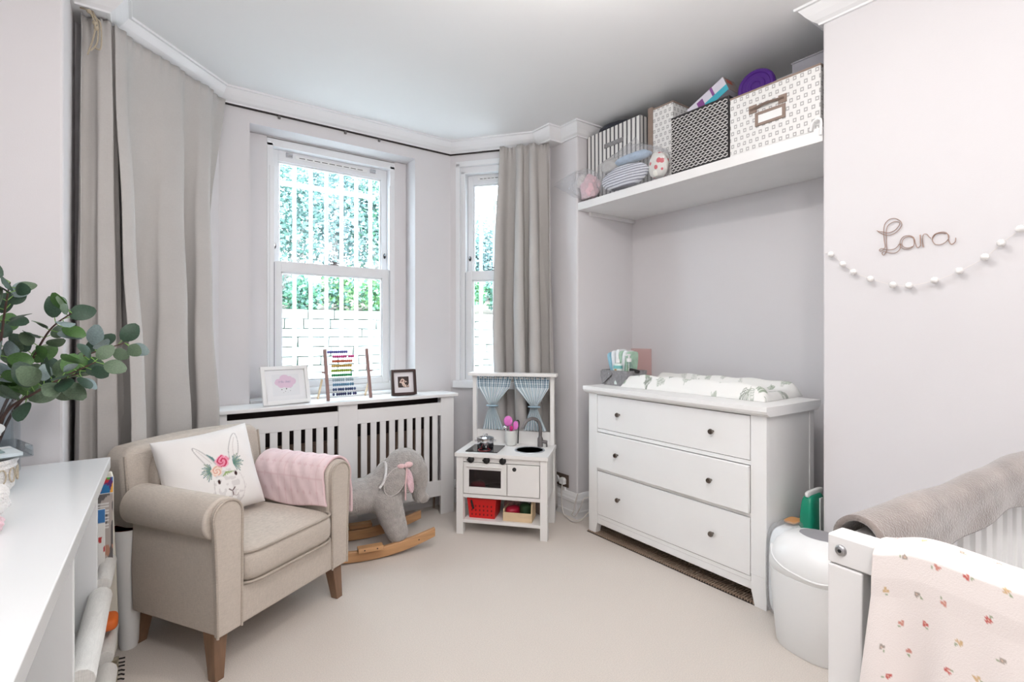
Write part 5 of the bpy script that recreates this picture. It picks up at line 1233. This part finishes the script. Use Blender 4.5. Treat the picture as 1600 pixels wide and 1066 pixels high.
def bookcol(kind, seed):
    def f(U, V):
        C = np.empty((len(U), 3)); n = noise2(U*6+seed, V*7+seed, seed); n2 = noise2(U*9+30+seed, V*9, seed+1)
        if kind == 0:
            C[:] = lin((92, 40, 110)); C[n > .55] = lin((206, 40, 60)); C[(n2 > .62)] = lin((70, 170, 70)); C[(n2 < .26)] = lin((40, 120, 180)); C[(n < .22)] = lin((236, 170, 60)); C[np.hypot(U-.55, V-.5) < .12] = lin((226, 60, 140))
        elif kind == 1:
            C[:] = lin((96, 92, 92)); C[n > .5] = lin((178, 168, 162)); C[(V > .55) & (V < .9) & (np.sin(V*150) > .2) & (U > .2) & (U < .8)] = lin((232, 230, 228)); C[(V < .4) & (n2 > .5)] = lin((180, 132, 110))
        else:
            C[:] = lin((232, 230, 226)); C[(V > .8)] = lin((60, 120, 180)); C[(np.abs(V-.5) < .1) & (n > .5)] = lin((190, 60, 60))
        return C
    return f
def book(label, x, y0, y1, z0, z1, th, kind, seed, lean=.10):
    t = thing('book', label, 'book', bk_w((y0+y1)/2, x, z0), -math.pi/2, 'books in the sling bookcase'); w = y1-y0; h = z1-z0
    mx = Matrix.Rotation(-lean, 4, 'Y')
    MB().box(-th+.001, -.001, -w/2+.002, w/2-.002, .002, h-.002, mx=mx).build('pages', 'paperlabel', t)
    def fn(U, V):
        yy = -w/2+w*U; zz = h*V; c, s = math.cos(-lean), math.sin(-lean); return 0*U+zz*s, yy, zz*c
    me = gridmesh('cover', fn, 44, 60, 'printgloss', bookcol(kind, seed)); o = put('cover', me, t); s_ = o.modifiers.new('t', 'SOLIDIFY'); s_.thickness = .0015
    MB().box(-th-.001, -th, -w/2, w/2, 0, h, mx=mx).build('back_cover', 'white_plastic', t)
    return t
book('bright red, green and purple picture book at the far end of the bookcase', -.075, -.100, .012, .400, .745, .008, 0, 3, .04)
book('grey book with pale lettering leaning in front of the bright one', -.100, -.050, .014, .370, .690, .010, 1, 5, .03)
book('white book with a blue edge in front of the grey one', -.130, -.090, -.008, .380, .640, .014, 2, 7, .03)
mat('orangecard', (224, 110, 44), rough=.6)
tag(superbox('orange_toy', 'orangecard', .07, .10, .045, .6, loc=bk_w(.0, -.17, .235)), 'orange toy lying in the lower sling of the bookcase', 'toy')
# woven mat under the bookcase
def matcol(U, V):
    C = np.empty((len(U), 3)); C[:] = lin((206, 194, 172)); k = (np.floor(U*16)+np.floor(V*44)) % 2 > 0; C[k] = lin((160, 146, 122)); return C
o = put('floor_mat', gridmesh('floor_mat', lambda U, V: (-.48+.40*U, 1.45+1.135*V, .010+.0015*np.sin(U*100)*np.sin(V*280)), 64, 176, 'print', matcol)); s_ = o.modifiers.new('t', 'SOLIDIFY'); s_.thickness = .010; s_.offset = -1
tag(o, 'checked beige woven mat on the carpet under the bookcase', 'mat')
q = random.Random(2); b = MB()
for k in range(38): y = 1.46+k*.03; b.tube([(-.082, y, .006), (-.070, y+q.uniform(-.006, .006), .004), (-.060, y+q.uniform(-.01, .01), .003)], .003, 5)
b.build('fringe', 'dark', o)
# waste bin
wb = thing('waste_bin', 'white tapered waste bin with a red rim beside the armchair', 'bin', (-.050, 2.660, 0))
mat('binred', (214, 36, 42), rough=.5)
MB().lathe([(0, .0), (.030, 0), (.034, .02), (.066, .500), (.063, .500), (.033, .03), (0, .03)], 28).build('bin_body', 'white_plastic', wb, smooth=40)
MB().lathe([(.0622, .499), (.0530, .37), (.0525, .37), (.0616, .499)], 28).build('bin_lining', 'binred', wb, smooth=40)
tag(blob('waste_paper', 'paperlabel', (-.050, 2.660, .425), (.034, .034, .026), 61, None, .2), 'crumpled white paper in the waste bin', 'paper')

# vase and eucalyptus
vs = thing('glass_vase', 'tall clear square glass vase on the desk', 'vase', (-.440, 2.430, .813), math.radians(2))
openbox(vs, -.085, .085, -.085, .085, .285, 'clearglass', None, th=.005)
mat('leafA', (50, 74, 58), rough=.5, var=.25, vscale=14, spec=.4); mat('leafB', (92, 112, 88), rough=.5, var=.2, vscale=14); mat('leafC', (132, 150, 150), rough=.5, var=.15, vscale=14); mat('leafD', (70, 108, 52), rough=.45, var=.2, vscale=14)
mat('twig', (86, 64, 58), rough=.8, var=.2, vscale=30); mat('twiggreen', (120, 160, 80), rough=.6)
eu = thing('eucalyptus_branch', 'artificial eucalyptus branches with round green leaves in the glass vase', 'plant', (-.440, 2.430, .813))
def leafmesh(m, seed):
    r = random.Random(seed); rows = 9; vs_ = []; fs = []
    for i in range(rows+1):
        t = i/rows; w = .40*math.sin(math.pi*min(1, t*.93+.03))**.62*(1-.18*t)
        for j in range(5):
            u = (j-2)/2; vs_.append((t, u*w, .10*math.sin(math.pi*t)-.10*u*u*w+.02*math.sin(5*t+seed)))
    for i in range(rows): fs += [(i*5+j, i*5+j+1, (i+1)*5+j+1, (i+1)*5+j) for j in range(4)]
    b = MB().add(vs_, fs); return b.mesh('leaf', m, 80)
LM = [leafmesh(m, s) for s, m in enumerate(('leafA', 'leafB', 'leafA', 'leafD', 'leafC', 'leafB'))]
stems = [[(.02, .0, .01), (.06, -.02, .22), (.15, -.06, .34), (.27, -.10, .41), (.385, -.15, .455)],
         [(.0, .01, .01), (.06, -.05, .24), (.13, -.12, .38), (.19, -.18, .50), (.25, -.24, .555)],
         [(-.01, -.01, .01), (.03, -.08, .26), (.07, -.18, .42), (.10, -.28, .56), (.12, -.34, .64)],
         [(.01, -.02, .01), (-.02, -.12, .25), (-.02, -.26, .40), (.0, -.36, .52), (.02, -.42, .60)],
         [(.0, .0, .01), (.07, -.10, .22), (.16, -.22, .30), (.25, -.32, .36), (.32, -.38, .40)],
         [(.01, .0, .01), (.07, -.03, .20), (.13, -.07, .29), (.20, -.10, .33), (.26, -.12, .35)],
         [(-.01, .0, .01), (.02, -.05, .27), (.05, -.10, .42), (.07, -.13, .53)]]
ql = random.Random(21)
for si, s in enumerate(stems):
    P = smoothpts(s, 8); n = len(P)
    MB().tube(P, [.0055-.0035*k/(n-1) for k in range(n)], 7).build('stem', 'twig', eu, smooth=60)
    for k in range(12, n, 2):
        for side in (-1, 1):
            if k > n-4 and side > 0 and k != n-1: continue
            d = (P[min(n-1, k+1)]-P[k-1]).normalized()
            ax = Vector((ql.uniform(-1, 1), ql.uniform(-1, 1), ql.uniform(-.4, 1))); sd = d.cross(ax).normalized()*side
            out = (d*ql.uniform(.2, .7)+sd*ql.uniform(.7, 1.1)+Vector((0, 0, ql.uniform(-.25, .35)))).normalized()
            base = P[k]+out*.022; sz = ql.uniform(.060, .098)*(1-.25*(k/n))
            o = put('leaf', LM[ql.randrange(6)], eu)
            nrm = Vector((ql.uniform(-.8, .8), -1+ql.uniform(-.2, .6), ql.uniform(-.3, 1.0))).normalized()
            y = nrm.cross(out).normalized(); z = out.cross(y).normalized()
            mm = Matrix((out, y, z)).transposed().to_4x4(); mm.translation = base; o.matrix_local = mm @ Matrix.Diagonal((sz, sz*1.05, sz, 1))
            MB().tube([P[k], base], .0014, 5).build('leaf_stalk', 'twiggreen', eu)
# white rope basket with a clear tray of papers
rk = thing('rope_basket', 'white rope basket at the left edge of the desk', 'basket', (-.420, 2.180, .813))
pf = [(0, 0), (.080, 0)]+[(.086+.018*k/12+.0035*(k % 2), .006+k*.0085) for k in range(13)]+[(.100, .108), (.096, .02), (0, .012)]
MB().lathe(pf, 36).build('basket_body', 'plush_white', rk, smooth=40)
for k in range(18):
    a = 2*math.pi*k/18; r = .103
    MB().tube([(r*math.cos(a+.12*math.cos(t))*1.0, r*math.sin(a+.12*math.cos(t)), .060+.022*math.sin(t)) for t in [2*math.pi*i/10 for i in range(10)]], .0022, 5, closed=True).build('rope_loop', 'rope', rk, smooth=60)
tyr = thing('clear_tray', 'clear plastic tray with papers on top of the rope basket', 'tray', (-.405, 2.185, .925), math.radians(20))
openbox(tyr, -.085, .105, -.09, .09, .034, 'clearglass', None, th=.003); MB().box(-.07, .085, -.075, .075, .004, .014).build('papers', 'paperlabel', tyr); MB().box(-.02, .05, -.05, .02, .0145, .018).build('photo', 'leafC', tyr)
tag(blob('tissue', 'paperlabel', (-.430, 2.20, .995), (.07, .07, .045), 71, None, .16), 'white crumpled tissue above the clear tray', 'tissue')
tag(blob('plush_toy', 'plush_white', (-.350, 1.80, .872), (.070, .09, .062), 81, None, .16), 'white fluffy soft toy on the near left of the desk', 'soft toy')
tag(blob('pink_bow', 'pinkplush', (-.310, 1.745, .842), (.030, .035, .028), 83, None, .2), 'small pink fluffy toy in front of the white one on the desk', 'soft toy')

# ---------------------------------------------------------------- socket and cables
mat('cablewhite', (222, 216, 210), rough=.5)
so = thing('wall_socket', 'double wall socket with dark cover plate above the skirting', 'socket', (2.489, 2.835, .235))
mat('brownplate', (104, 88, 78), rough=.35, metal=.3)
box('plate', 'brownplate', -.008, -.0, -.078, .078, -.045, .045, so, bevel=.002)
MB().lathe([(0, -.010), (.024, -.010), (.026, -.002), (.026, 0), (0, 0)], 24, ax='x').build('blank_cover', 'white_plastic', so, smooth=40, loc=(-.008, .040, 0))
pg = thing('plug', 'white three-pin plug in the dark wall socket', 'plug', (2.481, 2.800, .235))
MB().prism([(-.024, -.022), (.024, -.022), (.026, .01), (.014, .024), (-.014, .024), (-.026, .01)], -.030, -.0005, 'x').build('plug_body', 'white_plastic', pg, bevel=.004)
tag(box('cable_box', 'white_plastic', 2.474, 2.4885, 2.785, 2.812, .165, .189, bevel=.003), 'small white junction box under the socket', 'junction box')
cb = MB().tube(smoothpts([(2.462, 2.800, .210), (2.455, 2.80, .15), (2.452, 2.79, .06), (2.44, 2.76, .012), (2.42, 2.70, .006), (2.40, 2.62, .007), (2.42, 2.56, .03), (2.46, 2.53, .08), (2.53, 2.52, .10)], 7), .0042, 7).build('power_cable', 'cablewhite', None, smooth=60); tag(cb, 'thin white cable looping from the plug to the chest', 'cable')
cb2 = MB().tube(smoothpts([(2.447, 2.62, .190), (2.44, 2.64, .12), (2.445, 2.66, .06), (2.45, 2.68, .03), (2.46, 2.66, .02), (2.455, 2.60, .10), (2.45, 2.56, .17), (2.49, 2.53, .185)], 7), .0035, 7).build('power_cable', 'cablewhite', None, smooth=60); tag(cb2, 'coiled white cable hanging by the pillar skirting', 'cable')
cd2 = MB().tube(smoothpts([(2.462, 2.925, .55), (2.460, 2.925, .36), (2.458, 2.915, .25), (2.450, 2.94, .19), (2.44, 2.955, .16)], 6), .0035, 7).build('power_cable', 'cablewhite', None, smooth=60); tag(cd2, 'white cable running down beside the curtain', 'cable')
gt = thing('floor_grille', 'dark metal floor grille under the front of the chest', 'grille', (2.39, 1.85, 0)); mat('grillemetal', (168, 146, 128), rough=.45, metal=.2)
box('grille_frame', 'dark', -.02, .12, -.60, .60, .001, .004, gt, bevel=0)
gm = MB().box(-.018, .118, -.0035, .0035, .004, .010).mesh('grille_slat', 'grillemetal')
for k in range(80): put('grille_slat', gm, gt, loc=(0, -.593+k*.015, 0))
for k in range(3): box('grille_rib', 'grillemetal', -.005+.045*k, .0+.045*k, -.60, .60, .0045, .0105, gt, bevel=0)
